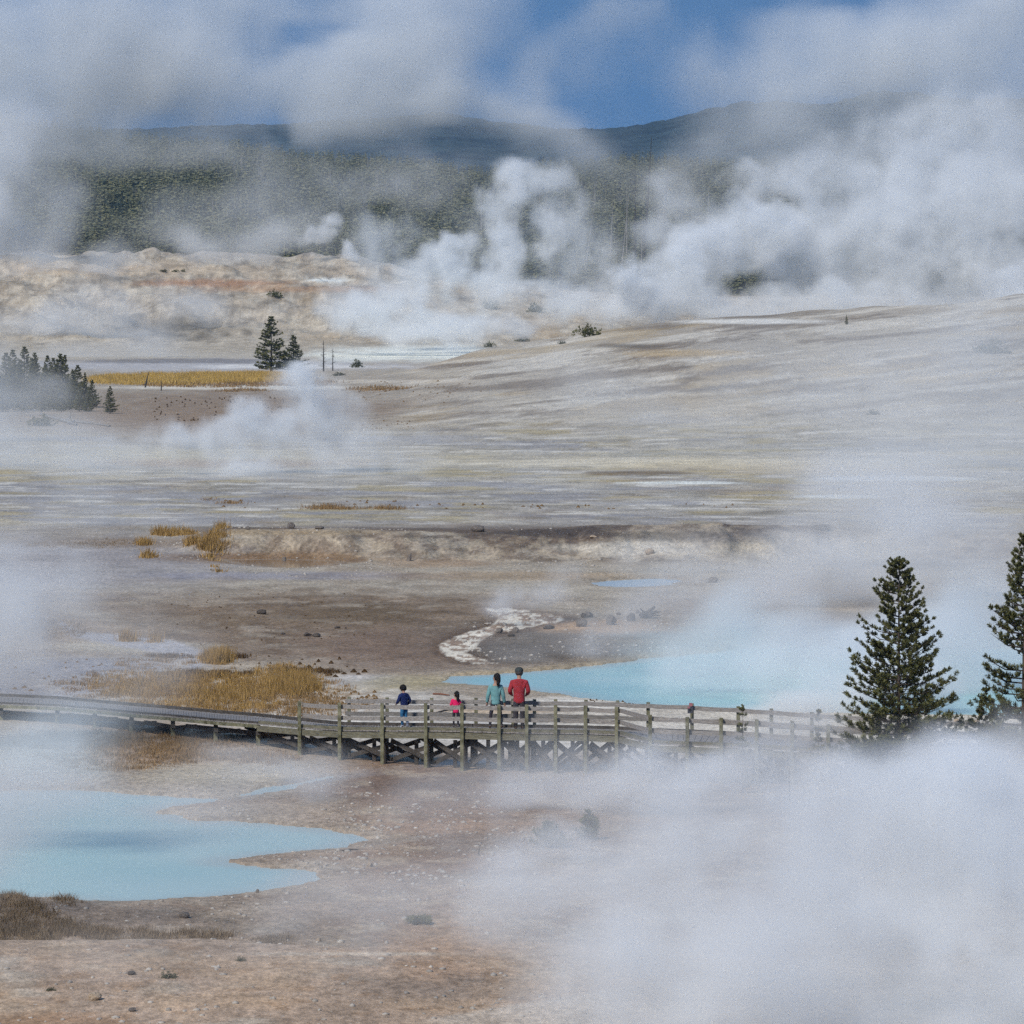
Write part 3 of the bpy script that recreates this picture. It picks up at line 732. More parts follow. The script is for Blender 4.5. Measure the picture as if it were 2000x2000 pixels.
def forest():
    rng = np.random.default_rng(11)
    var = []
    for k in range(4):
        v, f, K = conifer_np(10.0, 1.7 + .25 * k, 170, rng, .42); mi = np.zeros(len(f), int); mi[K:] = 1
        var.append(mesh_np("conifer", v, f, [M['far_needles'], M['bark']], fmat=mi))
    cnt = 0
    for i in range(260):
        pq = -60 + 2140 * rng.random(); edge = np.interp(pq, [0, 500, 650, 760, 1000, 2000], [1190, 1165, 1140, 1185, 1190, 1190])
        d = edge + 4 + 60 * rng.random() ** 1.2
        x = (pq - 1000) / F * d; h = (.45 + .6 * rng.random()) * (1.0 if d - edge > 12 else .75)
        o = obj("conifer", var[i % 4]); o.location = (x, d, hz(x, d) - .1); o.rotation_euler = (0, 0, rng.random() * 6.28); o.scale = (h * .95, h * .95, h)
        o.scale = (h * 1.3, h * 1.3, h * .85)
        tag(o, "dark conifer in the front rows of the forest", "tree", "front rows of the forest")
    # the wood behind
    V = []; Fc = []; off = 0; n = 21000
    pq = -900 + 3800 * rng.random(n); t = rng.random(n); d = 1245 + 1400 * t ** 1.15
    X = (pq - 1000) / F * d
    keep = fbm(X / 45, d / 80, 3, 90) > .36
    pq, d, X = pq[keep], d[keep], X[keep]; Z = height(X, d)
    protos = [conifer_np(10.0, 1.6 + .3 * k, 30, rng, .85)[:2] for k in range(8)]
    for k in range(8):
        ii = np.arange(k, len(X), 8); pv, pf = protos[k]; m = len(ii)
        s = (.36 + .42 * rng.random(m) + .18 * fbm(X[ii] / 40, d[ii] / 90, 3, 95))[:, None, None]
        v = pv[None] * s * np.array([1.45, 1.45, 1]) + np.stack([X[ii], d[ii], Z[ii] - .1], 1)[:, None]
        V.append(v.reshape(-1, 3)); Fc.append((pf[None] + (np.arange(m) * len(pv))[:, None, None]).reshape(-1, 3) + off); off += m * len(pv)
    tag(obj("forest", mesh_np("forest", np.concatenate(V), np.concatenate(Fc), [M['far_needles']])), "dark conifer forest covering the ridge", "forest", kind='stuff')
    # grey standing dead trunks through the wood
    m = 1900; pq = 300 + 2100 * rng.random(m); d = 1300 + 1300 * rng.random(m); X = (pq - 1000) / F * d
    k = (fbm(X / 60, d / 140, 3, 91) > .47); X, d = X[k], d[k]; Z = height(X, d); m = len(X)
    h = 5 + 4.5 * rng.random(m); w = .08 + .05 * rng.random(m); ln = rng.normal(size=m) * .25
    a = np.stack([X - w, d, Z], 1); b = np.stack([X + w, d, Z], 1); c = np.stack([X, d + w, Z], 1); e = np.stack([X + ln, d, Z + h], 1)
    V = np.stack([a, b, c, e], 1).reshape(-1, 3); i = np.arange(m) * 4
    Fc = np.concatenate([np.stack([i, i + 1, i + 3], 1), np.stack([i + 1, i + 2, i + 3], 1), np.stack([i + 2, i, i + 3], 1)])
    tag(obj("dead_trunks", mesh_np("dead_trunks", V, Fc, [M['dead']])), "grey standing dead trunks all through the far forest", "dead trunks", kind='stuff')
forest()

# ------------------------------------------------------------------ grass
def blades(x, y, z, h, w, lean, rng):
    n = len(x); th = rng.random(n) * 6.283; hh = h * (.55 + .6 * rng.random(n))
    dx, dy = np.cos(th) * w, np.sin(th) * w; lx = rng.normal(size=n) * lean * hh; ly = rng.normal(size=n) * lean * hh
    v = np.stack([np.stack([x - dx, y - dy, z - .01], 1), np.stack([x + dx, y + dy, z - .01], 1), np.stack([x + lx, y + ly, z + hh], 1)], 1).reshape(-1, 3)
    i = np.arange(n) * 3; return v, np.stack([i, i + 1, i + 2], 1)

def grass(name, label, mat, ells, n_cl, per, h, w, lean=.35, thr=.42, nsc=(25, 5), seed=1, clr=.16, cat="grass"):
    h *= 1.0
    """clumps scattered over patches given where the photograph shows them"""
    rng = np.random.default_rng(seed); Vs = []; tot = sum(e[2] * e[3] for e in ells)
    XX, YY = [], []
    for cx, cy, rx, ry in ells:
        m = int(n_cl * rx * ry / tot); a = rng.random(m) * 6.283; r = np.sqrt(rng.random(m))
        px = cx + rx * r * np.cos(a); py = cy + ry * r * np.sin(a)
        k = fbm(px / nsc[0], py / nsc[1], 4, seed + 300) + .22 * (1 - r) > thr; px, py = px[k], py[k]
        z0 = 0.0 if cy > 800 else 0.0
        v = (1000 - py) / F; d = (z0 + 0 - HC) * (CP + v * SP) / (v * CP - SP)
        for _ in range(2):
            X = (px - 1000) / F * d; z = height(X, d); d = (z - HC) * (CP + v * SP) / (v * CP - SP)
        XX.append((px - 1000) / F * d); YY.append(d)
    X = np.concatenate(XX); Y = np.concatenate(YY); k = height(X, Y) > WZ + .02; X, Y = X[k], Y[k]
    m = len(X); X = np.repeat(X, per) + rng.normal(size=m * per) * clr; Y = np.repeat(Y, per) + rng.normal(size=m * per) * clr
    hs = np.repeat(h * (.3 + 1.1 * rng.random(m) ** 1.6) * (.55 + .9 * vnoise(X[::per] / 1.3, Y[::per] / 1.3, 9)), per)
    v, f = blades(X, Y, height(X, Y), hs, w, lean, rng)
    tag(obj(name, mesh_np(name, v, f, [M[mat]])), label, cat, kind='stuff')

grass("golden_grass", "golden grass field behind the left boardwalk", 'gold', [(330, 1338, 160, 24), (560, 1322, 70, 24), (400, 1372, 150, 22), (470, 1345, 150, 25), (250, 1350, 70, 16)], 2900, 12, .24, .012, seed=1, thr=.50, nsc=(18, 5), clr=.10)
grass("brown_grass", "patchy brown grass on the pale crust behind the boardwalk", 'straw', [(300, 1340, 210, 34), (560, 1385, 130, 24), (500, 1345, 190, 40), (300, 1295, 90, 14), (420, 1385, 190, 20), (640, 1375, 110, 16)], 3300, 12, .13, .014, seed=2, thr=.52, nsc=(14, 4), clr=.12)
grass("tall_grass", "tall straw-coloured grass tuft by the stream bend", 'gold', [(422, 1290, 28, 9), (300, 1254, 7, 2), (254, 1252, 16, 3), (570, 1345, 50, 10)], 300, 26, .46, .012, .22, seed=3, thr=.2)
grass("tussock_grass", "dark ochre grass beside the small blue puddle", 'tussock', [(440, 1283, 42, 5), (345, 1282, 50, 4), (600, 1312, 60, 6), (400, 1318, 90, 7)], 520, 16, .13, .016, seed=4, thr=.4)
grass("brown_grass", "russet grass in front of the left boardwalk", 'straw', [(240, 1470, 170, 38), (120, 1450, 100, 22), (380, 1465, 130, 26), (330, 1440, 220, 14), (500, 1480, 90, 16)], 3300, 11, .13, .013, seed=5, thr=.51, nsc=(14, 5), clr=.11)
grass("golden_grass", "golden meadow strip in front of the two dark pines", 'bright_gold', [(330, 741, 160, 12), (450, 738, 110, 11), (230, 742, 60, 10), (500, 733, 60, 6)], 7000, 9, .40, .03, seed=6, thr=.43, clr=.7)
grass("brown_grass", "brown grass fringe below the golden meadow strip", 'straw', [(420, 752, 150, 5), (560, 748, 120, 5), (480, 763, 60, 3), (740, 760, 60, 4)], 900, 9, .3, .05, seed=7, thr=.42, clr=.7)
grass("golden_grass", "golden tufts at the left end of the dark topped bank", 'gold', [(418, 1083, 24, 5), (372, 1078, 8, 4), (288, 1088, 10, 3), (282, 1062, 10, 4), (340, 1044, 40, 4), (436, 1062, 10, 3)], 330, 18, .42, .02, .3, seed=8, thr=.15)
grass("marsh_grass", "row of ochre tufts on the wet flat behind the bank", 'straw', [(630, 992, 32, 4), (740, 994, 50, 2), (450, 983, 12, 3), (408, 976, 6, 2), (680, 994, 60, 2)], 260, 12, .22, .02, seed=9, thr=.42, clr=.4)
def scrub():
    rng = np.random.default_rng(10); n = 1500
    px = -120 + 680 * rng.random(n); d = 126.3 + 5.5 * rng.random(n)
    px2 = -80 + 230 * rng.random(500); d2 = 128 + 11 * rng.random(500)
    px = np.concatenate([px, px2]); d = np.concatenate([d, d2]); X = (px - 1000) / F * d
    k = fbm(px / 40, d / 2.0, 3, 310) > .44; px, d, X = px[k], d[k], X[k]; m = len(X); per = 30
    hs = np.repeat((.08 + .20 * rng.random(m) ** 1.5) * (.65 + .7 * vnoise(px / 60, d * 0, 5)) * (1 - .35 * ss(250, 500, px)), per)
    X = np.repeat(X, per) + rng.normal(size=m * per) * .12; Y = np.repeat(d, per) + rng.normal(size=m * per) * .12
    v, f = blades(X, Y, height(X, Y), hs, .009, .5, rng)
    tag(obj("dry_scrub", mesh_np("dry_scrub", v, f, [M['scrub']])), "dark dry scrub filling the gully in the left foreground", "scrub", kind='stuff')
scrub()
grass("pale_scrub", "faint brown weeds on the misty left flat", 'scrub', [(60, 1230, 110, 22), (160, 1065, 110, 8), (230, 1058, 40, 6)], 900, 8, .12, .014, seed=12, thr=.5, nsc=(12, 4), clr=.2, cat="weeds")

# ------------------------------------------------------------------ rocks, tussocks and other small things
def rock_mesh(seed, mat, flat=1.0, rough=.35, sub=3):
    bm = bmesh.new(); bmesh.ops.create_icosphere(bm, subdivisions=sub, radius=1.0)
    r = random.Random(seed); pl = []
    for _ in range(11):
        n = Vector((r.gauss(0, 1), r.gauss(0, 1), r.gauss(0, .8))).normalized(); pl.append((n, .62 + .3 * r.random()))
    for v in bm.verts:
        for n, d in pl:
            e = v.co.dot(n) - d
            if e > 0: v.co -= n * e * .9
        k = float(fbm(np.array([v.co.x * 3 + v.co.z * 2.3 + seed]), np.array([v.co.y * 3 - v.co.z * 1.7]), 3, seed)[0]) - .5
        v.co *= 1 + k * rough
        v.co.z *= flat
    return bm_mesh("rock", bm, [M[mat]], False)
ROCKS = {(m, i): rock_mesh(10 + i, m, [.8, 1.0, .7][i]) for m in ('rock', 'rock_dark', 'rock_tan') for i in range(3)}
def rock(px, py, w, h, mat, v, lb, name="rock", cat="rock", guess=None, group=None):
    x, y, z = ground_at(px, py + h * .35, guess); sx = w / 2 * y / F; sz = h / 2 * y / F
    o = obj(name, ROCKS[(mat, v)]); o.location = (x, y, z + sz * .7); o.scale = (sx, sx * .9, sz * 1.15 / [.8, 1.0, .7][v]); o.rotation_euler = (0, 0, px * .7)
    tag(o, lb, cat, group); return o
G3 = (285, 340)
rock(567, 1028, 19, 14, 'rock', 1, "upright brown boulder on the bank crest left of the middle", guess=G3)
rock(623, 1031, 22, 7, 'rock', 0, "flat slab on the bank crest right of the upright boulder", guess=G3)
rock(934, 1034, 32, 14, 'rock', 0, "broad rounded grey boulder at the middle of the bank crest", guess=G3)
rock(484, 1032, 8, 8, 'rock', 2, "small stone at the left end of the bank crest", guess=G3)
rock(1605, 1031, 46, 11, 'rock_dark', 2, "long dark outcrop at the right end of the bank crest", guess=G3)
rock(1268, 1078, 22, 13, 'rock_tan', 0, "pale tan block on the front face of the bank", guess=(280, 305))
rock(1158, 1050, 16, 6, 'rock_tan', 2, "yellowish ledge stone under the bank's dark crest", guess=(280, 305))
rock(1135, 1218, 27, 17, 'rock', 0, "squat brown boulder right of the white rill")
rock(1193, 1213, 24, 21, 'rock', 1, "round reddish-brown boulder in the middle of the tan patch")
rock(1232, 1207, 22, 17, 'rock_dark', 1, "dark round boulder beside the driftwood stump")
rock(1150, 1202, 20, 12, 'rock', 2, "hazy brown boulder behind the squat one")
rock(1140, 1203, 12, 10, 'rock_dark', 0, "small dark stone left of the hazy brown boulder")
rock(1208, 1199, 12, 6, 'rock', 0, "low stone behind the round reddish boulder")
rock(1245, 1195, 10, 8, 'rock', 2, "small stone just left of the stump")
rock(975, 1233, 18, 12, 'rock', 2, "angular brown stone at the left of the white rill")
rock(1006, 1232, 16, 12, 'rock', 1, "pointed reddish stone in the middle of the white rill")
rock(998, 1241, 18, 6, 'rock_dark', 0, "low dark stone below the pointed one in the rill")
rock(1072, 1226, 26, 9, 'rock_dark', 2, "crusty brown rubble heap at the right bank of the rill")
rock(512, 1196, 24, 10, 'rock_dark', 0, "dark crumbled rock heap on the upper brown plain")
rock(600, 1240, 20, 8, 'rock_dark', 1, "left lump of the dark rock pair on the brown plain")
rock(618, 1241, 20, 8, 'rock_dark', 2, "right lump of the dark rock pair on the brown plain")
rock(553, 1238, 10, 4, 'rock_dark', 0, "tiny dark stone left of the dark rock pair")
rock(660, 1226, 14, 5, 'rock_dark', 2, "tiny dark stone above and right of the dark rock pair")
rock(185, 1951, 32, 17, 'rock_tan', 0, "blocky tan rock in the lower left foreground")
rock(256, 1904, 20, 8, 'rock_dark', 0, "small dark rock above the blocky tan one")
rock(258, 1974, 20, 8, 'rock', 2, "flat grey rock below and right of the blocky tan one")
rock(360, 1790, 24, 14, 'rock', 0, "faint grey block behind the gully scrub")
rock(503, 1742, 8, 8, 'rock', 1, "pointed stone on the near shore of the turquoise pool")
rock(622, 1838, 14, 8, 'rock_tan', 1, "pale stone right of the scrub gully")
rock(722, 1690, 14, 9, 'rock_tan', 2, "pale stone right of the pool inlet")
rock(1868, 1412, 18, 14, 'rock_tan', 1, "pointed tan rock behind the rail right of the big pine")
rock(1902, 1413, 32, 14, 'rock_tan', 0, "broad tan rock behind the rail right of the big pine")
rock(1392, 1134, 22, 12, 'rock', 1, "little cone-shaped mound right of the small pale pool")
rock(1425, 1265, 14, 7, 'rock', 0, "half hidden stone at the far shore of the bright pool")
rock(555, 1092, 10, 8, 'rock', 2, "grey stone on the rim of the brown puddle")

def stump():
    x, y, z = ground_at(1262, 1208); bm = bmesh.new(); r = random.Random(3)
    parts = []
    for k in range(13):
        a = r.random() * 6.28; L = .35 + .5 * r.random(); e = .15 + r.random() * .9
        p0 = (r.gauss(0, .08), r.gauss(0, .08), .05); p1 = (math.cos(a) * L * .5, math.sin(a) * L * .5, .1 + e * L * .4); p2 = (math.cos(a) * L, math.sin(a) * L, .05 + e * L * .7)
        parts.append(tube_np([p0, p1, p2], [.10, .06, .02], 5))
    parts.append(tube_np([(-.3, 0, .1), (.1, .1, .3), (.45, 0, .62)], [.16, .13, .06], 7))
    bm.free(); v, f = merge(parts); o = obj("tree_stump", mesh_np("tree_stump", v, f, [M['rock_dark']])); o.location = (x, y, z); o.scale = (.8, .8, .8)
    tag(o, "tangled dark driftwood stump right of the round boulders", "stump")
stump()
def log(px1, py1, px2, py2, r, mat, lb, name="log", lift=0.0, guess=None):
    a = ground_at(px1, py1, guess); b = ground_at(px2, py2, guess)
    a = (a[0], a[1], a[2] + r * .8); b = (b[0], b[1], b[2] + r * .8 + lift)
    mid = tuple((a[i] + b[i]) / 2 + (.02 if i == 2 else 0) for i in range(3))
    v, f = tube_np([a, mid, b], [r, r * .9, r * .55], 6); tag(obj(name, mesh_np(name, v, f, [M[mat]])), lb, name)
M['redwood'] = simple('red brown plank', (.20, .085, .05), .8, .3, 4)
log(846, 1357, 878, 1360, .035, 'redwood', "reddish-brown plank lying on the mud behind the railing", "plank")
log(852, 1394, 884, 1388, .035, 'rock_dark', "dark curved branch lying behind the middle rail", "branch")
log(455, 1405, 500, 1396, .02, 'dead', "thin bleached branch beside the boardwalk", "branch")
log(668, 1664, 700, 1661, .025, 'rock_dark', "thin dark stick at the pool shore", "stick")
log(1220, 1560, 1340, 1600, .05, 'dead', "bleached log sunk in the foreground steam")
log(80, 812, 150, 832, .16, 'dead', "long bleached log below the left grove", guess=(450, 700))
log(120, 822, 215, 834, .13, 'dead', "second bleached log running right below the left grove", guess=(450, 700))
snag(797, 1080, 1096, "grey splintered stump at the foot of the bank", .35, 'rock', False, rad=.14, guess=(270, 300))
snag(933, 1655, 1672, "little forked dark stick poking from the slope", .3, 'rock_dark', False, rad=.03)
snag(136, 800, 826, "bare forked pole leaning by the left grove", .1, 'dead', False, rad=.1, guess=(450, 700))
snag(1543, 1500, 1560, "bleached upright pole in the steam below the railing", 0, 'dead', False, rad=.025, d=154)

def tuss_mesh(seed, cone):
    rng = np.random.default_rng(seed); n = 90
    a = rng.random(n) * 6.283; r = rng.random(n) ** .5
    P = np.stack([np.cos(a) * r * .8, np.sin(a) * r * .8, (1 - r) * (.75 if cone else .5)], 1); D = np.stack([np.cos(a) * r, np.sin(a) * r, .8 * np.ones(n)], 1); D /= np.linalg.norm(D, axis=1, keepdims=True)
    v, f = tufts(P, D, .1, .30, 5, .16, rng)
    # solid heart so the mound is not see-through
    cv, cf = tube_np([(0, 0, -.1), (0, 0, .25), (0, 0, .45), (0, 0, .60), (0, 0, .66)], [.92, .88, .74, .45, .08], 9)
    return merge([(v, f), (cv, cf)])
TM = {}
for k in range(3):
    v, f = tuss_mesh(500 + k, True); TM[('tussock', k)] = mesh_np("tussock", v, f, [M['tussock']])
    TM[('gold', k)] = mesh_np("tussock", v, f, [M['straw']])
def scatter(items, label, group, name="tussock", mat='tussock', cat="tussock", guess=None):
    for i, (px, py, w, h) in enumerate(items):
        x, y, z = ground_at(px, py, guess)
        if z < WZ + .02: continue
        o = obj(name, TM[(mat, i % 3)]); o.location = (x, y, z - .01); s = w / 2 * y / F; o.scale = (s, s, h * y / F); o.rotation_euler = (0, 0, i * 1.3)
        tag(o, label, cat, group)
r = random.Random(9)
base = [(506, 1297, 5, 4), (528, 1296, 5, 4), (560, 1300, 5, 4), (586, 1298, 9, 6), (604, 1306, 12, 9), (560, 1306, 8, 5), (622, 1293, 8, 7), (647, 1297, 10, 7), (663, 1289, 7, 7), (626, 1310, 13, 8),
        (638, 1316, 10, 6), (642, 1320, 15, 10), (660, 1313, 9, 6), (691, 1314, 13, 8), (672, 1317, 12, 5), (712, 1314, 12, 8), (700, 1318, 10, 5), (678, 1303, 5, 3), (590, 1289, 6, 3), (575, 1311, 14, 11), (592, 1316, 13, 6),
        (525, 1283, 5, 3), (548, 1287, 4, 3), (615, 1299, 6, 4), (650, 1308, 6, 4), (470, 1300, 4, 3), (570, 1293, 4, 2), (655, 1323, 12, 6), (606, 1318, 9, 5)]
scatter(base, "small dark brown mound on the bare ground above the golden grass", "dark mounds above the golden grass", guess=(190, 260))
pts = [(300 + 260 * r.random(), 775 + 58 * r.random(), 2.5 + 4 * r.random() ** 2, 2 + 2.4 * r.random()) for _ in range(110)]
scatter(pts, "tiny dark shrub dotting the brown plain right of the left grove", "dotted shrubs of the brown plain", "small_shrub", cat="shrub", guess=(480, 760))
pts = [(475 + 90 * r.random(), 790 + 30 * r.random(), 3 + 4 * r.random(), 2 + 2.4 * r.random()) for _ in range(22)] + [(700 + 110 * r.random(), 822 + 22 * r.random(), 2.5 + 3 * r.random(), 2 + 1.5 * r.random()) for _ in range(20)] + \
      [(700 + 240 * r.random(), 745 + 45 * r.random(), 2.5 + 3 * r.random(), 1.6 + 1.6 * r.random()) for _ in range(34)]
scatter(pts, "small rust-coloured tuft on the grey flat beyond the steam plume", "rust tufts of the grey flat", mat='gold', cat="tuft", name="grass_tuft", guess=(480, 760))
pts = [(830 + 620 * r.random(), 985 + 10 * r.random(), 3 + 5 * r.random() ** 2, 2 + 3 * r.random()) for _ in range(28)] + [(430 + 400 * r.random(), 978 + 20 * r.random(), 3 + 5 * r.random() ** 2, 2 + 3 * r.random()) for _ in range(24)]
scatter(pts, "small ochre tuft on the wet flat behind the dark bank", "ochre tufts behind the bank", mat='gold', cat="tuft", name="grass_tuft", guess=(325, 420))
pts = [(600 + 140 * r.random(), 1352 + 26 * r.random() ** 1.2, 4 + 5 * r.random(), 4 + 3 * r.random()) for _ in range(46)] + [(560 + 70 * r.random(), 1330 + 40 * r.random(), 4 + 5 * r.random(), 3 + 3 * r.random()) for _ in range(16)]
scatter(pts, "small brown tuft on the white crust behind the railing start", "tufts on the white crust", mat='gold', cat="tuft", name="grass_tuft", guess=(185, 225))
pts = [(120 + 260 * r.random(), 1275 + 50 * r.random(), 5 + 7 * r.random(), 4 + 4 * r.random()) for _ in range(20)] + [(20 + 100 * r.random(), 1300 + 60 * r.random(), 6 + 8 * r.random(), 5 + 4 * r.random()) for _ in range(7)]
scatter([(a, b, w * .8, h * .6) for a, b, w, h in pts], "small drab tuft on the misty wet flat at the left", "drab tufts of the left flat", mat='gold', cat="tuft", name="grass_tuft", guess=(190, 260))
pts = [(300 + 420 * r.random(), 1160 + 100 * r.random(), 2.5 + 3.5 * r.random() ** 2, 1.5 + 2 * r.random()) for _ in range(60)]
scatter(pts, "tiny dark clod scattered over the brown plain", "clods of the brown plain", cat="clod", name="clod", guess=(210, 285))
pts = [(1140 + 160 * r.random(), 1362 + 18 * r.random(), 2.5 + 4 * r.random(), 2 + 2 * r.random()) for _ in range(30)]
scatter(pts, "brown speck of debris on the white shore crust behind the railing", "debris on the white shore", cat="clod", name="clod", guess=(180, 215))

def pebbles():
    rng = np.random.default_rng(77); bm = bmesh.new(); bmesh.ops.create_icosphere(bm, subdivisions=1, radius=1.0)
    pv = np.array([v.co[:] for v in bm.verts]); pf = np.array([[v.index for v in f.verts] for f in bm.faces]); bm.free()
    def sc(n, x0, x1, y0, y1, s0, s1, thr=.45):
        px = x0 + (x1 - x0) * rng.random(n); py = y0 + (y1 - y0) * rng.random(n)
        k = fbm(px / 60, py / 14, 3, 400) > thr; px, py = px[k], py[k]
        v = (1000 - py) / F; d = -HC * (CP + v * SP) / (v * CP - SP); X = (px - 1000) / F * d; Z = height(X, d)
        d = (Z - HC) * (CP + v * SP) / (v * CP - SP); X = (px - 1000) / F * d; Z = height(X, d); k = Z > WZ + .03
        X, d, Z = X[k], d[k], Z[k]; return X, d, Z, s0 + (s1 - s0) * rng.random(len(X)) ** 4
    L = [sc(2600, -50, 1150, 1700, 2080, .008, .07), sc(1500, 620, 1050, 1540, 1720, .01, .07), sc(900, 250, 800, 1046, 1090, .015, .08, .3), sc(900, 1000, 1750, 1050, 1110, .015, .09, .4), sc(900, 900, 1350, 1190, 1290, .015, .09),
         sc(700, 300, 800, 1500, 1560, .01, .05), sc(600, 420, 760, 1600, 1700, .01, .06)]
    X, Y, Z, S = (np.concatenate([l[i] for l in L]) for i in range(4)); n = len(X)
    sh = S[:, None, None] * (.6 + .8 * rng.random((n, 1, 3))) * np.array([1.2, 1.2, .7]) * (1 + .3 * rng.normal(size=(n, len(pv), 1)) * .4)
    v = pv[None] * sh + np.stack([X, Y, Z + S * .1], 1)[:, None]
    f = (pf[None] + (np.arange(n) * len(pv))[:, None, None]).reshape(-1, 3)
    tag(obj("pebbles", mesh_np("pebbles", v.reshape(-1, 3), f, [M['rock_pale']])), "loose stones and pebbles strewn over the bare slopes", "pebbles", kind='stuff')
pebbles()

# ------------------------------------------------------------------ boardwalk
FR = [(-330, 197, .55), (-60, 192.4, .55), (0, 190.9, .57), (110, 189.8, .58), (183, 188.2, .6), (255, 186.2, .64), (336, 184.4, .67), (420, 182.4, .7), (503, 180.6, .75), (590, 178.0, .84), (668, 176.1, .92),
      (751, 174.6, 1.03), (836, 173.3, 1.13), (906, 172.4, 1.19), (977, 171.9, 1.2), (1030, 171.7, 1.2), (1086, 171.6, 1.2), (1146, 171.5, 1.2), (1211, 171.0, 1.2), (1277, 168.0, 1.19), (1345, 167.6, 1.18),
      (1410, 167.5, 1.16), (1480, 167.4, 1.12), (1550, 167.2, 1.07), (1620, 167.0, 1.02), (1690, 166.9, .97), (1770, 166.8, .93), (1850, 166.7, .89), (1940, 166.6, .86), (2040, 166.6, .85), (2300, 166.8, .85)]
BK = [(-330, 200.6), (-60, 195.7), (0, 194.3), (110, 193.0), (183, 191.3), (255, 189.4), (336, 187.6), (420, 185.6), (503, 183.6), (590, 180.6), (675, 178.0), (750, 176.4), (838, 175.0), (926, 174.0), (1000, 173.6),
      (1043, 173.5), (1084, 173.4), (1143, 173.2), (1204, 172.9), (1264, 172.4), (1350, 172.0), (1440, 171.4), (1505, 170.9), (1585, 170.4), (1660, 170.1), (1740, 169.8), (1820, 169.7), (1890, 169.6), (1960, 169.6), (2040, 169.6), (2300, 169.8)]
frp = [Vector(((p - 1000) / F * d, d, z)) for p, d, z in FR]
bkp = [Vector(((p - 1000) / F * d, d, 0)) for p, d in BK]
for i, b in enumerate(bkp): b.z = frp[i].z

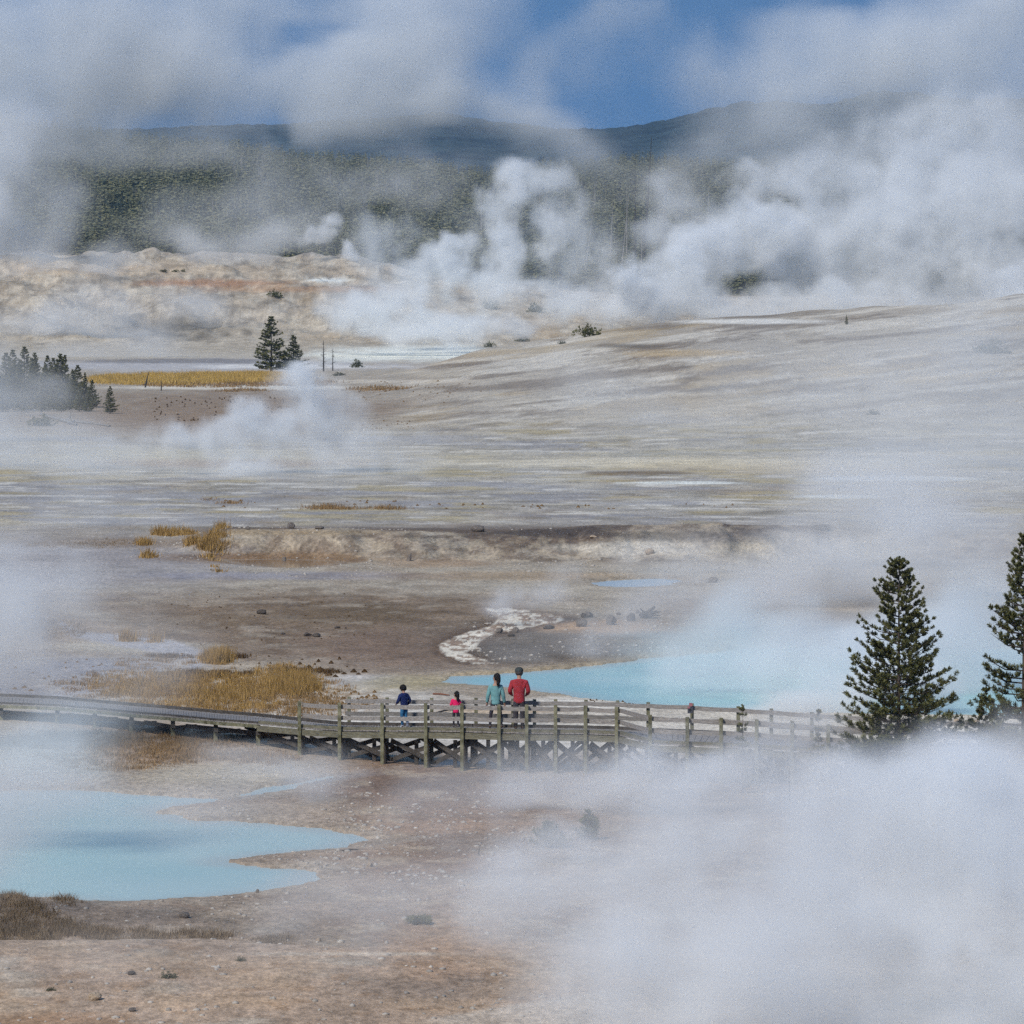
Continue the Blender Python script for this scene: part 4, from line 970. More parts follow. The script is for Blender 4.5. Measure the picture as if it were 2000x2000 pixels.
def boardwalk():
    root = empty("boardwalk", (0, 0, 0)); root.location = (0, 178, 0); T = Vector((0, -178, 0))
    tag(root, "weathered wooden boardwalk with post-and-rail sides crossing the whole basin", "boardwalk")
    rr = random.Random(5)
    def lerp(P, s):
        i = min(int(s), len(P) - 2); return P[i].lerp(P[i + 1], s - i)
    # deck planks
    bm = bmesh.new(); L = [0.0]
    for i in range(len(frp) - 1): L.append(L[-1] + (frp[i + 1] - frp[i]).length)
    s = 0.0; pos = 0.0
    def param(l):
        for i in range(len(L) - 1):
            if l <= L[i + 1]: return i + (l - L[i]) / (L[i + 1] - L[i])
        return len(L) - 1
    while pos < L[-1] - .2:
        a0, a1 = param(pos + .006), param(pos + .142)
        q = [lerp(frp, a0), lerp(frp, a1), lerp(bkp, a1), lerp(bkp, a0)]
        dz = rr.uniform(-.004, .004)
        e = (q[0] - q[3]).normalized() * rr.uniform(-.01, .015)
        q[0] = q[0] + e; q[1] = q[1] + e
        top = [bm.verts.new(v + T + Vector((0, 0, dz))) for v in q]; bot = [bm.verts.new(v + T + Vector((0, 0, dz - .04))) for v in q]
        bm.faces.new(top)
        bm.faces.new(bot[::-1])
        for k in range(4): bm.faces.new((top[k], bot[k], bot[(k + 1) % 4], top[(k + 1) % 4]))
        pos += .148
    bmesh.ops.recalc_face_normals(bm, faces=bm.faces[:])
    obj("deck", bm_mesh("deck", bm, [M['plank']]), root)
    up = Vector((0, 0, 1))
    def run(name, P, dz, w, h, off, mat, i0=0, i1=None, inward=None, sag=0.0):
        """one straight timber per bay"""
        i1 = len(P) - 1 if i1 is None else i1
        for i in range(i0, i1):
            a, b = P[i].copy(), P[i + 1].copy(); t = (b - a).normalized(); n = Vector((-t.y, t.x, 0)).normalized()
            bm = bmesh.new(); j0 = rr.uniform(-sag, sag); j1 = rr.uniform(-sag, sag)
            nseg = 4; prev = a + n * off + up * (dz + j0) + T
            for k in range(1, nseg + 1):
                f = k / nseg; nx = a.lerp(b, f) + n * off + up * (dz + j0 * (1 - f) + j1 * f - abs(sag) * 1.2 * math.sin(math.pi * f)) + T
                bar(bm, prev - t * 0.001 * k, nx, w, h); prev = nx
            obj(name, bm_mesh(name, bm, [M[mat]]), root)
    # kerbs, side beams
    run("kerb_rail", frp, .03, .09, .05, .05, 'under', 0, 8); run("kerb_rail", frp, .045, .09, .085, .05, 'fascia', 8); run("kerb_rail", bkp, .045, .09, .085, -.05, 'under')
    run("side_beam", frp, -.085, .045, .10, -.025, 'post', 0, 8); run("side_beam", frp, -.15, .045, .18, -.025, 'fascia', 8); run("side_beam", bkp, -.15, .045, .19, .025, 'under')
    # rails and posts
    fi, bi = 9, 10
    hf = .80
    for k in range(2):
        run("railing_board", frp, hf - .10 - .34 * k, .035, .125, .012, 'wood', fi, len(frp) - 1, sag=.012)
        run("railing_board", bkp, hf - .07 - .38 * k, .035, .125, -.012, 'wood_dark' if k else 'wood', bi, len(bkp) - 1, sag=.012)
    def post(name, x, y, z0, z1, s, mat, tw=0.0):
        bm = bmesh.new(); bar(bm, Vector((x, y, z0)) + T, Vector((x, y, z1)) + T, s, s)
        bmesh.ops.bevel(bm, geom=[e for e in bm.edges if e.calc_length() > .3], offset=s * .08, segments=1, affect='EDGES')
        obj(name, bm_mesh(name, bm, [M[mat]]), root)
    for i in range(fi, len(frp)):
        p = frp[i]; t = (frp[min(i + 1, len(frp) - 1)] - frp[i - 1]).normalized(); n = Vector((t.y, -t.x, 0))
        q = p + n * .11; post("railing_post", q.x, q.y, hz(q.x, q.y) - .15, p.z + hf + rr.uniform(.0, .03), .105, 'post')
    for i in range(bi, len(bkp)):
        p = bkp[i]; t = (bkp[min(i + 1, len(bkp) - 1)] - bkp[i - 1]).normalized(); n = Vector((-t.y, t.x, 0))
        q = p + n * .11; post("railing_post", q.x, q.y, hz(q.x, q.y) - .15, p.z + hf + rr.uniform(.02, .05), .105, 'post')
    # supports below, cross beams and braces
    for i in range(1, len(frp) - 1):
        a, b = frp[i], bkp[i]; dr = (b - a).normalized()
        for P, f in ((a, .25), (b, -.25)):
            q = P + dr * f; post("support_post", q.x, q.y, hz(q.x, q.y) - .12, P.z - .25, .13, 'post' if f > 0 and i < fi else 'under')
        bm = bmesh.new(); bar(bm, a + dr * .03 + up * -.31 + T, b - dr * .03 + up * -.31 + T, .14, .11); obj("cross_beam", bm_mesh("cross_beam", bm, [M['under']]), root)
        if i >= fi - 1 and i < len(frp) - 2:
            # mid bay posts and X braces
            for (A, B, off) in ((frp[i], frp[i + 1], .42), (bkp[i], bkp[i + 1], -.3)):
                t = (B - A).normalized(); n = Vector((-t.y, t.x, 0)); m = A.lerp(B, .5) + n * off
                if off > 0: post("support_post", m.x, m.y, hz(m.x, m.y) - .12, A.z - .28, .12, 'under')
                za = hz(A.x, A.y) + .12; zb = hz(B.x, B.y) + .12; top = A.z - .32
                if top - max(za, zb) > .22:
                    bm = bmesh.new(); bar(bm, Vector((A.x, A.y, za)) + n * (off - .09) + T, Vector((B.x, B.y, top)) + n * (off - .09) + T, .045, .13); obj("cross_brace", bm_mesh("cross_brace", bm, [M['under']]), root)
                    bm = bmesh.new(); bar(bm, Vector((A.x, A.y, top)) + n * (off - .15) + T, Vector((B.x, B.y, zb)) + n * (off - .15) + T, .045, .13); obj("cross_brace", bm_mesh("cross_brace", bm, [M['under']]), root)
        elif i < fi - 1:
            # low dark blocking between the short legs
            t = (frp[i + 1] - a).normalized(); n = Vector((-t.y, t.x, 0))
            bm = bmesh.new(); z1 = a.z - .30
            bar(bm, a + n * .5 + up * (-.33) + T, a.lerp(frp[i + 1], .96) + n * .5 + up * (-.33 - .05 * (i % 3)) + T, .05, .14); obj("joist", bm_mesh("joist", bm, [M['under']]), root)
            bm = bmesh.new(); bar(bm, Vector((a.x, a.y, hz(a.x, a.y) + .1)) + n * .9 + T, frp[i + 1] + up * (-.35) + n * .9 + T, .05, .12); obj("cross_brace", bm_mesh("cross_brace", bm, [M['under']]), root)
boardwalk()

# small warning plate fixed to the back of a railing post: dark panel, red cap, white round symbol
def sign():
    p = bkp[20]; x, y, z = p.x, p.y - .16, p.z + .8
    r = empty("warning_sign", (x - .02, y - .02, z)); tag(r, "small dark plate with a white ring and red cap on a railing post", "sign")
    mk = lambda nm, c: simple(nm, c, .5, .08, 5)
    bm = bmesh.new(); bar(bm, (-.08, 0, -.13), (.08, 0, -.13), .02, .19); obj("plate", bm_mesh("plate", bm, [mk('dark plate', (.07, .075, .09))]), r)
    bm = bmesh.new(); bar(bm, (-.035, 0, .03), (.06, 0, .03), .09, .09); obj("cap", bm_mesh("cap", bm, [mk('faded red', (.38, .15, .17))]), r)
    bm = bmesh.new(); bar(bm, (-.08, -.012, -.055), (-.01, -.012, -.055), .008, .05); obj("red_band", bm_mesh("red_band", bm, [mk('faded red band', (.38, .15, .17))]), r)
    bm = bmesh.new(); n = 20
    for k in range(n):
        a0, a1 = 6.2832 * k / n, 6.2832 * (k + 1) / n
        vs = [bm.verts.new((q * math.cos(a), -.016, -.13 + q * math.sin(a))) for a, q in ((a0, .032), (a1, .032), (a1, .017), (a0, .017))]; bm.faces.new(vs)
    bmesh.ops.solidify(bm, geom=bm.faces[:], thickness=.003)
    obj("ring_symbol", bm_mesh("ring_symbol", bm, [mk('white paint', (.75, .75, .75))]), r)
sign()

# ------------------------------------------------------------------ people
def skin_mesh(name, verts, edges, radii, mat, sub=2, root=0):
    me = bpy.data.meshes.new(name); me.from_pydata([tuple(v) for v in verts], edges, [])
    o = bpy.data.objects.new(name, me); COL.objects.link(o)
    m = o.modifiers.new("skin", 'SKIN'); m.use_smooth_shade = True
    ld = me.skin_vertices[0] if me.skin_vertices else None
    if ld is None:
        bm = bmesh.new(); bm.from_mesh(me); bm.verts.layers.skin.verify(); bm.to_mesh(me); bm.free(); ld = me.skin_vertices[0]
    for i, r_ in enumerate(radii): ld.data[i].radius = r_ if isinstance(r_, tuple) else (r_, r_)
    ld.data[root].use_root = True
    s = o.modifiers.new("sub", 'SUBSURF'); s.levels = sub; s.render_levels = sub
    dg = bpy.context.evaluated_depsgraph_get(); out = bpy.data.meshes.new_from_object(o.evaluated_get(dg))
    bpy.data.objects.remove(o); bpy.data.meshes.remove(me)
    out.materials.clear(); out.materials.append(mat); out.name = name
    for p in out.polygons: p.use_smooth = True
    return out

def ball(name, loc, sc, mat, rot=(0, 0, 0), seed=0, rough=0.0, cut=None):
    bm = bmesh.new(); bmesh.ops.create_icosphere(bm, subdivisions=3, radius=1)
    R = Matrix.Rotation(rot[2], 3, 'Z') @ Matrix.Rotation(rot[1], 3, 'Y') @ Matrix.Rotation(rot[0], 3, 'X')
    if cut:
        bmesh.ops.bisect_plane(bm, geom=bm.verts[:] + bm.edges[:] + bm.faces[:], plane_co=cut[0], plane_no=cut[1], clear_outer=True)
        bmesh.ops.holes_fill(bm, edges=[e for e in bm.edges if e.is_boundary])
    for v in bm.verts:
        k = 1 + rough * (float(vnoise(np.array([v.co.x * 4 + seed]), np.array([v.co.y * 4 + v.co.z * 5]), seed)[0]) - .5)
        v.co = R @ Vector((v.co.x * sc[0] * k, v.co.y * sc[1] * k, v.co.z * sc[2] * k)) + Vector(loc)
    return bm_mesh(name, bm, [mat], True)

SKIN = simple('skin', (.42, .25, .18), .6, .06, 5)
def cloth(nm, c, **k): return simple(nm, c, .9, k.pop('var', .18), k.pop('scale', 9), **k)

def person(px, d, h, label, pose, jacket, trousers, hairc, shoes, rz, extra=None, waist=.50, jr=1.0, female=False, child=False):
    """figure built facing +Y; rz turns it. pose: dict of joint offsets"""
    H = h; x = (px - 1000) / F * d
    # deck height below the feet
    zs = np.interp(px, [p[0] for p in FR], [p[2] for p in FR])
    root = empty("person", (x, d, float(zs) + .004), rz); tag(root, label, "person")
    hh = H * (.165 if child else .142); sw = H * (.100 if child else (.098 if female else .112)); hw = H * (.055)
    P = lambda a, b, c: Vector((a * H, b * H, c * H))
    hip = P(0, 0, .50); che = P(0, pose.get('lean', 0) * .6, .70); nk = P(0, pose.get('lean', 0) + .0, .825); hd0 = P(pose.get('tx', 0) * .3, pose.get('lean', 0) + pose.get('nod', 0) * .4, .865)
    hd1 = P(pose.get('tx', 0), pose.get('lean', 0) + pose.get('nod', 0), .905); hd2 = P(pose.get('tx', 0) * 1.2, pose.get('lean', 0) + pose.get('nod', 0) * 1.5, .957)
    V = [hip, P(0, pose.get('lean', 0) * .3, .60), che, P(0, pose.get('lean', 0) * .9, .775), nk, hd0, hd1, hd2]
    R = [(.062 * H, .045 * H), (.062 * H, .045 * H), (.082 * H, .055 * H), (.062 * H, .045 * H), .032 * H, (.036 * H, .040 * H), (hh * .46, hh * .50), (hh * .36, hh * .42)]
    E = [(0, 1), (1, 2), (2, 3), (3, 4), (4, 5), (5, 6), (6, 7)]
    ARM = {}
    for s in (-1, 1):
        a = pose['armL' if s < 0 else 'armR']; sh = Vector((s * sw, pose.get('lean', 0) * H * .9, .765 * H)); el = sh + P(*a[0]); wr = el + P(*a[1])
        i = len(V); hand = wr + (wr - el).normalized() * .035 * H
        V += [sh, el, wr, hand, hand + (wr - el).normalized() * .03 * H]; R += [.034 * H, .026 * H, .018 * H, (.022 * H, .014 * H), (.018 * H, .010 * H)]
        E += [(3, i), (i, i + 1), (i + 1, i + 2), (i + 2, i + 3), (i + 3, i + 4)]
        # thumb and four fingers
        fd = (wr - el).normalized(); side = Vector((-s, .3, 0)).normalized()
        for k in range(4):
            j = len(V); o_ = side * ((k - 1.5) * .009 * H); ln = (.030, .036, .034, .026)[k] * H
            V += [hand + fd * .032 * H + o_ + fd * ln * .5, hand + fd * .032 * H + o_ + fd * ln * .9 + side.cross(fd) * .004 * H]; R += [.0048 * H, .004 * H]; E += [(i + 4, j), (j, j + 1)]
        j = len(V); V += [hand + side * .02 * H + fd * .01 * H]; R += [.0055 * H]; E += [(i + 3, j)]
        ARM[s] = (sh, el, wr)
    LEG = {}
    for s in (-1, 1):
        a = pose['legL' if s < 0 else 'legR']; hp = P(s * .052, 0, .475); kn = hp + P(*a[0]); an = kn + P(*a[1]); toe = an + Vector(a[2]) * H if len(a) > 2 else an + P(0, .075, -.03)
        i = len(V); V += [hp, kn, an, toe]; R += [.050 * H, .034 * H, .022 * H, (.024 * H, .016 * H)]; E += [(0, i), (i, i + 1), (i + 1, i + 2), (i + 2, i + 3)]; LEG[s] = (hp, kn, an, toe)
    # nose and ears
    fy = Vector((math.sin(-pose.get('turn', 0)) * 1.0, math.cos(pose.get('turn', 0)), 0)); rx_ = Vector((fy.y, -fy.x, 0))
    j = len(V); hc = hd1.lerp(hd2, .35); V += [hc + fy * hh * .56 - Vector((0, 0, hh * .12))]; R += [.007 * H]; E += [(6, j)]
    for s in (-1, 1): V += [hc + rx_ * s * hh * .46]; R += [.009 * H]; E += [(6, len(V) - 1)]
    body = obj("body", skin_mesh("body", V, E, R, SKIN, 2, 0), root)
    # eyes
    for s in (-1, 1): obj("eye", ball("eye", hc + fy * hh * .46 + rx_ * s * hh * .17, (.006 * H, .006 * H, .005 * H), cloth('eye', (.03, .02, .02))), root)
    # jacket
    w0 = waist
    JV = [P(0, 0, w0 - .065), P(0, 0, w0 - .01), P(0, pose.get('lean', 0) * .3, .60), che, P(0, pose.get('lean', 0) * .9, .775), nk + P(0, 0, .004)]
    JR = [(.100 * H * jr, .074 * H * jr), (.096 * H * jr, .070 * H * jr), (.090 * H * jr, .066 * H * jr), (.098 * H * jr, .070 * H * jr), (.076 * H * jr, .056 * H * jr), .046 * H]
    JE = [(0, 1), (1, 2), (2, 3), (3, 4), (4, 5)]
    for s in (-1, 1):
        sh, el, wr = ARM[s]; i = len(JV); JV += [sh, sh.lerp(el, .5), el, wr]; JR += [.046 * H * jr, .042 * H * jr, .037 * H * jr, .029 * H * jr]; JE += [(4, i), (i, i + 1), (i + 1, i + 2), (i + 2, i + 3)]
    obj("jacket", skin_mesh("jacket", JV, JE, JR, jacket, 2, 3), root)
    TV = [P(0, 0, .575), P(0, 0, .485)]; TR = [(.088 * H, .064 * H), (.092 * H, .068 * H)]; TE = [(0, 1)]
    tw = pose.get('tw', 1.0)
    for s in (-1, 1):
        hp, kn, an, toe = LEG[s]; i = len(TV); TV += [hp, kn, an.lerp(kn, .06)]; TR += [.060 * H * tw, .041 * H * tw, .031 * H * tw]; TE += [(1, i), (i, i + 1), (i + 1, i + 2)]
        sv = [an.lerp(kn, .03), an - Vector((0, 0, .012 * H)), toe]
        obj("shoe", skin_mesh("shoe", [an.lerp(kn, .04), an, toe], [(0, 1), (1, 2)], [.026 * H, .032 * H, (.026 * H, .018 * H)], shoes, 2, 1), root)
    obj("trousers", skin_mesh("trousers", TV, TE, TR, trousers, 2, 1), root)
    if extra: extra(root, H, hh, hd1, hd2, nk, fy, rx_, hairc, P)
    return root

def hair_short(root, H, hh, a, b, nk, fy, rx_, col, P):
    c = a.lerp(b, .62); obj("hair", ball("hair", c - fy * hh * .08 + Vector((0, 0, hh * .03)), (hh * .49, hh * .54, hh * .52), col, rough=.25, seed=3), root)
def hair_pony(root, H, hh, a, b, nk, fy, rx_, col, P):
    c = a.lerp(b, .5); h_ = obj("hair", ball("hair", c - fy * hh * .12 + Vector((0, 0, hh * .06)), (hh * .50, hh * .54, hh * .58), col, rough=.2, seed=5), root)
    q = c - fy * hh * .55 - rx_ * hh * .30
    v, f = tube_np([q + Vector((0, 0, hh * .1)), q - fy * hh * .12 - Vector((0, 0, hh * .35)) - rx_ * hh * .05, q - fy * hh * .05 - Vector((0, 0, hh * .85)) - rx_ * hh * .1, q - Vector((0, 0, hh * 1.15)) - rx_ * hh * .1], [hh * .26, hh * .27, hh * .20, hh * .04], 8)
    obj("ponytail", mesh_np("ponytail", v, f, [col], True), h_)
def cap(root, H, hh, a, b, nk, fy, rx_, col, P):
    c = a.lerp(b, .5); obj("hair", ball("hair", c - fy * hh * .06 - Vector((0, 0, hh * .05)), (hh * .46, hh * .51, hh * .43), cloth('grey brown hair', (.06, .05, .045))), root)
    k = obj("cap", ball("cap", c + Vector((0, 0, hh * .20)), (hh * .50, hh * .56, hh * .40), col), root)
    obj("peak", ball("peak", c + fy * hh * .72 + Vector((0, 0, hh * .12)), (hh * .38, hh * .36, hh * .05), col), k)

HAIR = cloth('black hair', (.012, .010, .009)); CAPM = cloth('dark grey cap', (.045, .055, .055))
leg_st = lambda s, sp=.0: [(s * sp, 0, -.215), (s * sp * .6, -.005, -.215)]
# man in red
person(1014, 173.0, 1.80, "man in red jacket and dark cap, head bowed, back turned, holding both hands in front",
       dict(lean=.005, nod=.030, tx=0, armL=[(-.045, -.015, -.150), (.030, .115, -.055)], armR=[(.045, -.015, -.150), (-.030, .115, -.055)],
            legL=[(-.004, .0, -.215), (.0, -.005, -.225)], legR=[(.004, 0, -.215), (0, -.005, -.225)], tw=1.15),
       cloth('red fleece', (.36, .035, .045)), cloth('charcoal trousers', (.05, .045, .052)), CAPM, cloth('dark shoes', (.03, .03, .03)), 0.0, cap, .47, 1.08)
# woman in teal hoodie
person(968, 173.3, 1.60, "woman in teal hoodie and dark leggings with a black ponytail, head turned right",
       dict(lean=.0, nod=.012, tx=.012, turn=.9, armL=[(-.045, -.01, -.165), (-.018, .045, -.135)], armR=[(.045, -.01, -.165), (.020, .045, -.135)],
            legL=[(-.035, .0, -.212), (-.020, -.005, -.225)], legR=[(.035, 0, -.212), (.020, -.005, -.225)], tw=.86),
       cloth('teal fleece', (.17, .36, .37)), cloth('black leggings', (.035, .03, .04)), HAIR, cloth('grey shoes', (.12, .12, .13)), 0.0, hair_pony, .485, 1.04, female=True)
# girl in pink
person(890, 173.9, 1.04, "small girl in bright pink jacket and black leggings with a dark ponytail",
       dict(lean=.0, nod=.01, tx=.012, turn=.9, armL=[(-.045, .0, -.14), (.030, .085, -.07)], armR=[(.045, .0, -.14), (-.030, .085, -.07)],
            legL=[(-.010, .0, -.212), (.0, -.005, -.225)], legR=[(.012, 0, -.212), (0, -.005, -.225)], tw=.9),
       cloth('bright pink jacket', (.75, .02, .13)), cloth('black leggings', (.03, .025, .035)), HAIR, cloth('grey shoes', (.25, .25, .28)), 0.0, hair_pony, .46, 1.05, child=True)
# boy walking left
person(789, 174.9, 1.27, "boy in navy puffer jacket and blue jeans walking left, one heel lifted",
       dict(lean=.02, nod=.03, armL=[(-.050, .02, -.135), (.020, .09, -.06)], armR=[(.065, -.035, -.125), (-.02, .05, -.09)],
            legL=[(.005, .03, -.210), (.0, -.02, -.225)], legR=[(-.005, .015, -.200), (-.01, -.115, -.170), (0, .035, -.062)], tw=1.05),
       cloth('navy puffer', (.012, .022, .10), bump=.01, stretch=(1, 1, 4)), cloth('blue jeans', (.035, .15, .30)), HAIR, cloth('white blue shoes', (.55, .60, .70)), math.radians(38), hair_short, .47, 1.10, child=True)

# ------------------------------------------------------------------ steam and haze
def volume_material(name, col, aniso, density_attr=True, dens=1.0):
    m = bpy.data.materials.new(name); m.use_nodes = True; nt = m.node_tree; nt.nodes.clear()
    o = nt.nodes.new("ShaderNodeOutputMaterial"); v = nt.nodes.new("ShaderNodeVolumePrincipled")
    v.inputs['Color'].default_value = (*col, 1); v.inputs['Anisotropy'].default_value = aniso; v.inputs['Density'].default_value = dens
    if not density_attr: v.inputs['Density Attribute'].default_value = ""
    nt.links.new(v.outputs[0], o.inputs['Volume']); return m
STEAM = volume_material('steam', (.94, .96, .975), -0.2)

def steam(name, label, blobs, vox, noise=.1, contrast=(.36, .62), floor=.25, warp=0.0, wscale=None, detail=5, voxy=None, seed=0.0, group=None, zmin=-.3, rough=.55):
    """a real 3D density grid: soft bodies given as (px, py, distance, half width px, half height px, half depth m, optical depth)"""
    B = []; mn = [1e9] * 3; mx = [-1e9] * 3
    for px, py, d, rx, ry, rd, tau in blobs:
        c = W(px, py, d); r = (rx * d / F, rd, ry * d / F); B.append((c, r, tau / (1.333 * rd)))
        for a in range(3): mn[a] = min(mn[a], c[a] - r[a] - warp); mx[a] = max(mx[a], c[a] + r[a] + warp)
    mn[2] = max(mn[2], zmin); voxy = voxy or vox
    ng = bpy.data.node_groups.new(name, 'GeometryNodeTree')
    ng.interface.new_socket("Geometry", in_out='INPUT', socket_type='NodeSocketGeometry'); ng.interface.new_socket("Geometry", in_out='OUTPUT', socket_type='NodeSocketGeometry')
    N = ng.nodes.new; L = ng.links.new
    go = N('NodeGroupOutput'); vc = N('GeometryNodeVolumeCube'); sm = N('GeometryNodeSetMaterial'); sm.inputs['Material'].default_value = STEAM
    org = Vector([(mn[a] + mx[a]) / 2 for a in range(3)])
    vc.inputs['Min'].default_value = [mn[a] - org[a] for a in range(3)]; vc.inputs['Max'].default_value = [mx[a] - org[a] for a in range(3)]
    for k, a, s in (('Resolution X', 0, vox), ('Resolution Y', 1, voxy), ('Resolution Z', 2, vox)): vc.inputs[k].default_value = max(6, int((mx[a] - mn[a]) / s))
    pos = N('GeometryNodeInputPosition').outputs[0]
    def vm(op, a, b=None, sc=None):
        x = N('ShaderNodeVectorMath'); x.operation = op
        for i, q in enumerate((a, b)):
            if q is None: continue
            if isinstance(q, (tuple, list, Vector)): x.inputs[i].default_value = q
            else: L(q, x.inputs[i])
        if sc is not None: x.inputs['Scale'].default_value = sc
        return x
    def mt(op, a, b=None, c=None):
        x = N('ShaderNodeMath'); x.operation = op
        for i, q in enumerate((a, b, c)):
            if q is None: continue
            if isinstance(q, (int, float)): x.inputs[i].default_value = q
            else: L(q, x.inputs[i])
        return x.outputs[0]
    def nz(sc, det, off, vec=None, rough=.55):
        v = vm('ADD', vec or pos, (off + seed * 31.7, off * 1.7, off * .3)).outputs[0]
        n = N('ShaderNodeTexNoise'); L(v, n.inputs['Vector']); n.inputs['Scale'].default_value = sc; n.inputs['Detail'].default_value = det; n.inputs['Roughness'].default_value = rough; return n
    p = pos
    if warp:
        w = nz(wscale or noise * .8, 2.5, 11.0); c = vm('SUBTRACT', w.outputs['Color'], (.5, .5, .5)).outputs[0]
        s = N('ShaderNodeVectorMath'); s.operation = 'SCALE'; L(c, s.inputs[0]); s.inputs['Scale'].default_value = warp * 3.2; p = vm('ADD', pos, s.outputs[0]).outputs[0]
    acc = None
    for c, r, wt in B:
        a = vm('SUBTRACT', p, tuple(c[k] - org[k] for k in range(3))).outputs[0]; b = vm('DIVIDE', a, r).outputs[0]; dq = vm('DOT_PRODUCT', b, b).outputs['Value']
        f = mt('MAXIMUM', mt('SUBTRACT', 1.0, dq), 0.0)
        acc = mt('MULTIPLY', f, wt) if acc is None else mt('MULTIPLY_ADD', f, wt, acc)
    n = nz(noise, detail, 3.0, p, rough)
    mr = N('ShaderNodeMapRange'); mr.interpolation_type = 'SMOOTHSTEP'; L(n.outputs[0], mr.inputs[0]); mr.inputs['From Min'].default_value = contrast[0]; mr.inputs['From Max'].default_value = contrast[1]
    mr.inputs['To Min'].default_value = floor; mr.inputs['To Max'].default_value = 2 - floor
    L(mt('MULTIPLY', acc, mr.outputs[0]), vc.inputs['Density']); L(vc.outputs[0], sm.inputs[0]); L(sm.outputs[0], go.inputs[0])
    vd = bpy.data.volumes.new(name); vd.materials.append(STEAM); ob = bpy.data.objects.new(name, vd); COL.objects.link(ob); ob.location = org
    md = ob.modifiers.new("grid", 'NODES'); md.node_group = ng
    tag(ob, label, "steam", group, 'stuff'); return ob

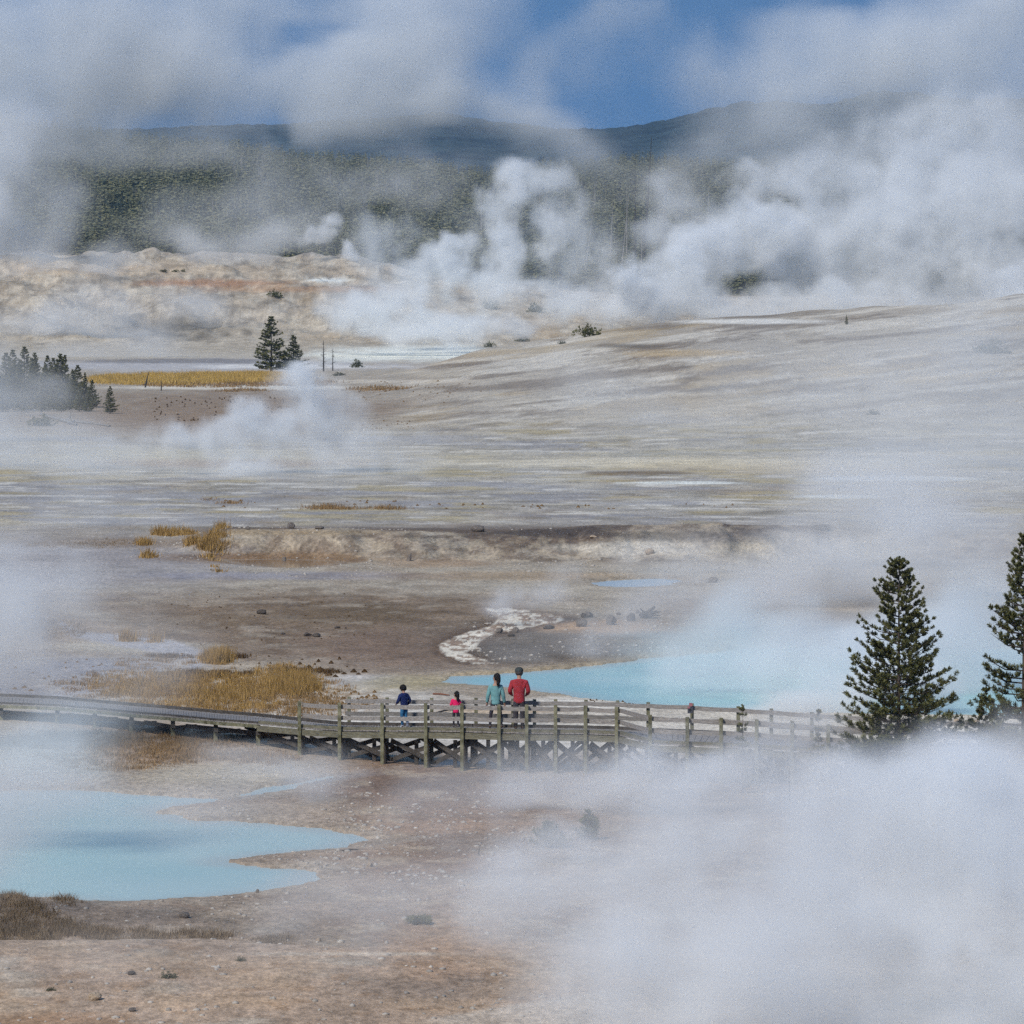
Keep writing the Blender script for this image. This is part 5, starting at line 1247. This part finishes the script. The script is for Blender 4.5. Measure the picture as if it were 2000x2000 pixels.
import os
STEAM_ON = True
if STEAM_ON:
    steam("steam", "thick white steam bank billowing over the lower right foreground",
          [(1900, 1640, 108, 300, 180, 4, 5.5), (2050, 1850, 104, 380, 300, 4, 3.0), (1560, 1880, 104, 500, 260, 4, 2.3), (1270, 1760, 108, 320, 210, 4, 1.5), (1260, 1980, 104, 340, 160, 4, 1.4),
           (1780, 1720, 112, 260, 160, 4, 2.0), (1450, 1640, 114, 330, 120, 4, 2.2), (1120, 1600, 116, 220, 110, 4, 1.3), (1700, 1570, 114, 200, 70, 4, 1.0), (980, 1850, 106, 150, 150, 3, .5)],   .30, .42, (.40, .61), .06, 2.4, .22, 7, seed=1, zmin=-.1, rough=.64)
    steam("steam", "low drifting steam veiling the right half of the boardwalk",
          [(1080, 1540, 160, 170, 50, 3, 1.4), (1280, 1525, 158, 220, 62, 3, 2.0), (1480, 1505, 159, 200, 66, 3, 1.9), (1330, 1445, 163, 190, 30, 2, .35), (1640, 1520, 157, 150, 50, 3, 1.5), (1900, 1500, 158, 190, 60, 3, 2.8), (2010, 1440, 159, 100, 50, 3, 1.0),
           (1540, 1430, 162, 130, 56, 2, 1.4), (1850, 1560, 156, 240, 60, 3, 2.0), (1090, 1660, 146, 150, 60, 2, 1.4)], .24, .6, (.36, .64), .2, .9, .45, 7, seed=2, rough=.64)
    steam("steam", "soft steam rising off the bright turquoise pool behind the railing",
          [(1340, 1335, 206, 200, 36, 3, .5), (1600, 1365, 196, 270, 40, 2.5, 3.2), (1620, 1310, 204, 320, 110, 4, 4.6), (1430, 1285, 214, 200, 80, 4, 2.2), (1900, 1270, 208, 330, 120, 4, 2.2), (1430, 1180, 236, 190, 110, 5, 1.5), (1620, 1120, 256, 240, 130, 5, 1.6), (1900, 1100, 258, 300, 160, 6, 1.3),
           (1700, 1010, 285, 170, 110, 5, 1.2), (1150, 1265, 222, 100, 50, 3, .7), (1020, 1285, 218, 80, 32, 2, .5), (1290, 1225, 232, 110, 80, 4, .9), (1330, 1110, 280, 170, 60, 4, .5)], .5, .30, (.36, .64), .30, 2.0, .2, 7, seed=3, rough=.64)
    steam("steam", "small wisp curling off the white rill", [(985, 1178, 241, 54, 30, 2, 1.1), (1040, 1163, 243, 80, 26, 2, .7), (1340, 1110, 272, 110, 45, 3, .5), (1100, 1140, 246, 70, 24, 2, .5)], .26, .7, (.38, .62), .0, .9, .5, 7, seed=4, rough=.64)
    steam("steam", "pale mist lying over the left pool and the left end of the boardwalk",
          [(-20, 1230, 180, 260, 170, 4, 1.4), (30, 1450, 150, 260, 100, 4, 1.5), (-40, 1620, 132, 330, 130, 4, .9), (330, 1590, 130, 420, 90, 4, .6), (540, 1500, 163, 230, 45, 3, .8), (330, 1860, 112, 480, 90, 3, .3), (760, 1790, 115, 330, 120, 4, .5), (900, 1560, 150, 220, 70, 4, .45), (230, 1280, 180, 200, 90, 4, .4)],
          .36, .36, (.36, .64), .18, 1.6, .24, 7, seed=5, rough=.62)
    steam("steam", "bright ragged plume rising from the flat left of the middle",
          [(480, 918, 404, 110, 30, 3, 2.4), (430, 866, 406, 110, 34, 3, 2.2), (530, 835, 408, 110, 46, 3.5, 2.6), (580, 775, 411, 66, 60, 3.5, 2.4), (590, 742, 413, 34, 30, 3, 1.1), (650, 825, 411, 66, 80, 4, 1.7), (300, 868, 406, 200, 26, 3, 1.0), (720, 890, 405, 190, 50, 4, .7), (560, 890, 406, 130, 30, 3, .8)],
          .42, .34, (.40, .62), .0, 2.2, .26, 7, seed=6, rough=.64)
    steam("steam", "thin veil of steam hanging over the right hill and flat",
          [(2000, 950, 370, 400, 130, 10, 1.3), (1780, 870, 400, 480, 120, 10, .75), (1950, 740, 420, 420, 190, 10, .8), (1600, 700, 450, 330, 140, 10, .5), (1250, 800, 440, 380, 100, 10, .45), (1700, 980, 330, 300, 70, 8, .8), (1300, 1000, 350, 240, 40, 6, .35)], 1.1, .10, (.36, .64), .22, 5, .07, 7, seed=7, rough=.6)
    steam("steam", "grey mist over the left flats and the left grove",
          [(20, 930, 420, 320, 110, 8, 1.5), (-20, 800, 480, 240, 110, 8, .6), (60, 790, 555, 190, 40, 4, .6), (-50, 1080, 300, 300, 130, 7, 1.5), (300, 900, 400, 330, 50, 7, .7), (250, 1040, 330, 240, 55, 5, .5), (800, 930, 380, 400, 50, 7, .35), (100, 1180, 270, 260, 60, 6, .5)], 1.0, .12, (.36, .64), .2, 4, .08, 7, seed=8, rough=.6)
    steam("steam", "towering white steam clouds boiling up behind the right ridge",
          [(1240, 545, 860, 50, 46, 3.5, 4.2), (1240, 590, 862, 90, 34, 4, 2.2), (1320, 560, 870, 120, 66, 6, 2.6), (1330, 510, 875, 80, 50, 5, 2.2), (1400, 480, 880, 120, 70, 6, 3.6), (1490, 450, 885, 100, 62, 6, 3.6), (1560, 490, 890, 110, 85, 7, 2.6), (1430, 420, 890, 80, 44, 5, 1.6),
           (1290, 450, 895, 80, 40, 5, 1.2), (1600, 600, 875, 330, 60, 7, 2.0), (1720, 520, 890, 260, 150, 9, 2.2), (1460, 360, 900, 60, 50, 5, .9), (1900, 470, 890, 260, 180, 9, 2.2), (1985, 560, 850, 70, 52, 5, 3.6), (1650, 380, 900, 230, 110, 8, 1.6), (1900, 320, 905, 280, 150, 8, 1.7), (1350, 610, 868, 260, 26, 5, 1.0)],
          .65, .17, (.37, .64), .08, 3.4, .15, 7, voxy=1.1, seed=9, rough=.64)
    steam("steam", "row of ragged white plumes in front of the middle of the forest",
          [(890, 505, 900, 54, 46, 4, 3.0), (945, 555, 900, 90, 40, 5, 2.2), (985, 490, 905, 44, 80, 4, 2.0), (985, 410, 910, 54, 66, 4, 1.6), (1045, 345, 915, 90, 38, 5, 1.9), (1010, 335, 915, 44, 30, 4, 1.2), (1110, 410, 915, 70, 66, 5, 1.1), (1075, 475, 910, 46, 70, 4, 1.5), (1150, 500, 912, 90, 90, 5, .9),
           (1060, 590, 890, 190, 40, 6, 1.6), (1190, 590, 880, 130, 40, 5, 1.5), (780, 615, 890, 170, 70, 6, 1.7), (860, 645, 870, 190, 30, 5, 1.4), (990, 640, 860, 140, 24, 5, 1.0), (700, 600, 900, 100, 66, 6, 1.1), (830, 540, 905, 90, 56, 5, 1.5), (740, 480, 915, 80, 80, 6, .7), (1320, 400, 915, 80, 66, 6, .7), (1000, 480, 920, 330, 100, 6, .3)],
          .62, .18, (.37, .63), .04, 3.2, .16, 7, voxy=1.0, seed=10, rough=.64)
    steam("steam", "slender white puff column standing at the forest edge", [(676, 528, 1100, 17, 22, 2.0, 3.0), (683, 500, 1100, 20, 20, 2.2, 2.6), (678, 478, 1102, 15, 15, 2, 1.8), (625, 455, 1105, 42, 20, 3, 1.7), (650, 430, 1107, 30, 16, 3, 1.4), (600, 470, 1105, 30, 11, 3, 1.2)],
          .35, .45, (.38, .62), .2, 1.2, .4, 6, seed=11, rough=.62)
    steam("steam", "broad fog swallowing the left half of the forest and hillside",
          [(-60, 400, 1080, 240, 250, 12, 2.2), (130, 530, 1060, 160, 60, 10, 1.2), (150, 640, 960, 220, 70, 8, 1.2), (430, 450, 1100, 280, 80, 10, .5), (330, 300, 1110, 280, 60, 10, .35), (600, 360, 1110, 200, 90, 10, .45), (800, 350, 1110, 170, 80, 10, .5), (480, 490, 1090, 220, 46, 8, .8), (230, 690, 880, 210, 36, 6, 1.0), (430, 615, 980, 160, 34, 5, .8), (1250, 340, 1110, 350, 80, 10, .3)],
          1.5, .09, (.34, .66), .25, 6, .06, 7, voxy=2.2, seed=12, rough=.62)
    steam("steam", "high drifting steam clouds across the sky above the forest",
          [(60, 110, 1480, 380, 180, 20, 2.0), (330, 60, 1490, 300, 140, 18, 1.3), (850, 225, 1470, 330, 60, 14, 1.3), (350, 190, 1480, 330, 110, 18, 1.2), (420, 120, 1490, 260, 110, 18, .9), (800, 190, 1480, 320, 100, 18, 1.7), (850, 80, 1490, 220, 110, 16, 1.2), (620, 20, 1490, 280, 70, 16, 1.0), (1060, 240, 1480, 140, 60, 14, .9), (1230, 50, 1490, 130, 70, 14, .8), (1140, 130, 1490, 120, 80, 14, .5),
           (1520, 170, 1480, 280, 70, 16, 1.4), (1750, 90, 1490, 350, 120, 18, 1.8), (1900, 200, 1480, 330, 160, 20, 2.0), (1680, 260, 1470, 280, 76, 16, 1.4), (2000, 20, 1490, 280, 110, 18, 1.6), (1400, 250, 1480, 170, 56, 14, .7), (1560, 285, 1400, 100, 34, 8, 1.5), (1850, 330, 1400, 260, 90, 12, 1.4), (1390, 130, 1480, 180, 60, 14, .8)],
          3.0, .034, (.33, .67), .30, 16, .025, 7, voxy=4.5, seed=13, rough=.60)

bm = bmesh.new(); bmesh.ops.create_cube(bm, size=1.0)
hz_o = obj("haze", bm_mesh("haze", bm, [volume_material('haze', (.32, .62, 1.0), 0.0, False, 5.0e-5)]))
hz_o.location = (0, 3200, 124); hz_o.scale = (6400, 6800, 252)
tag(hz_o, "thin blue air over the whole basin", "haze", kind='stuff')
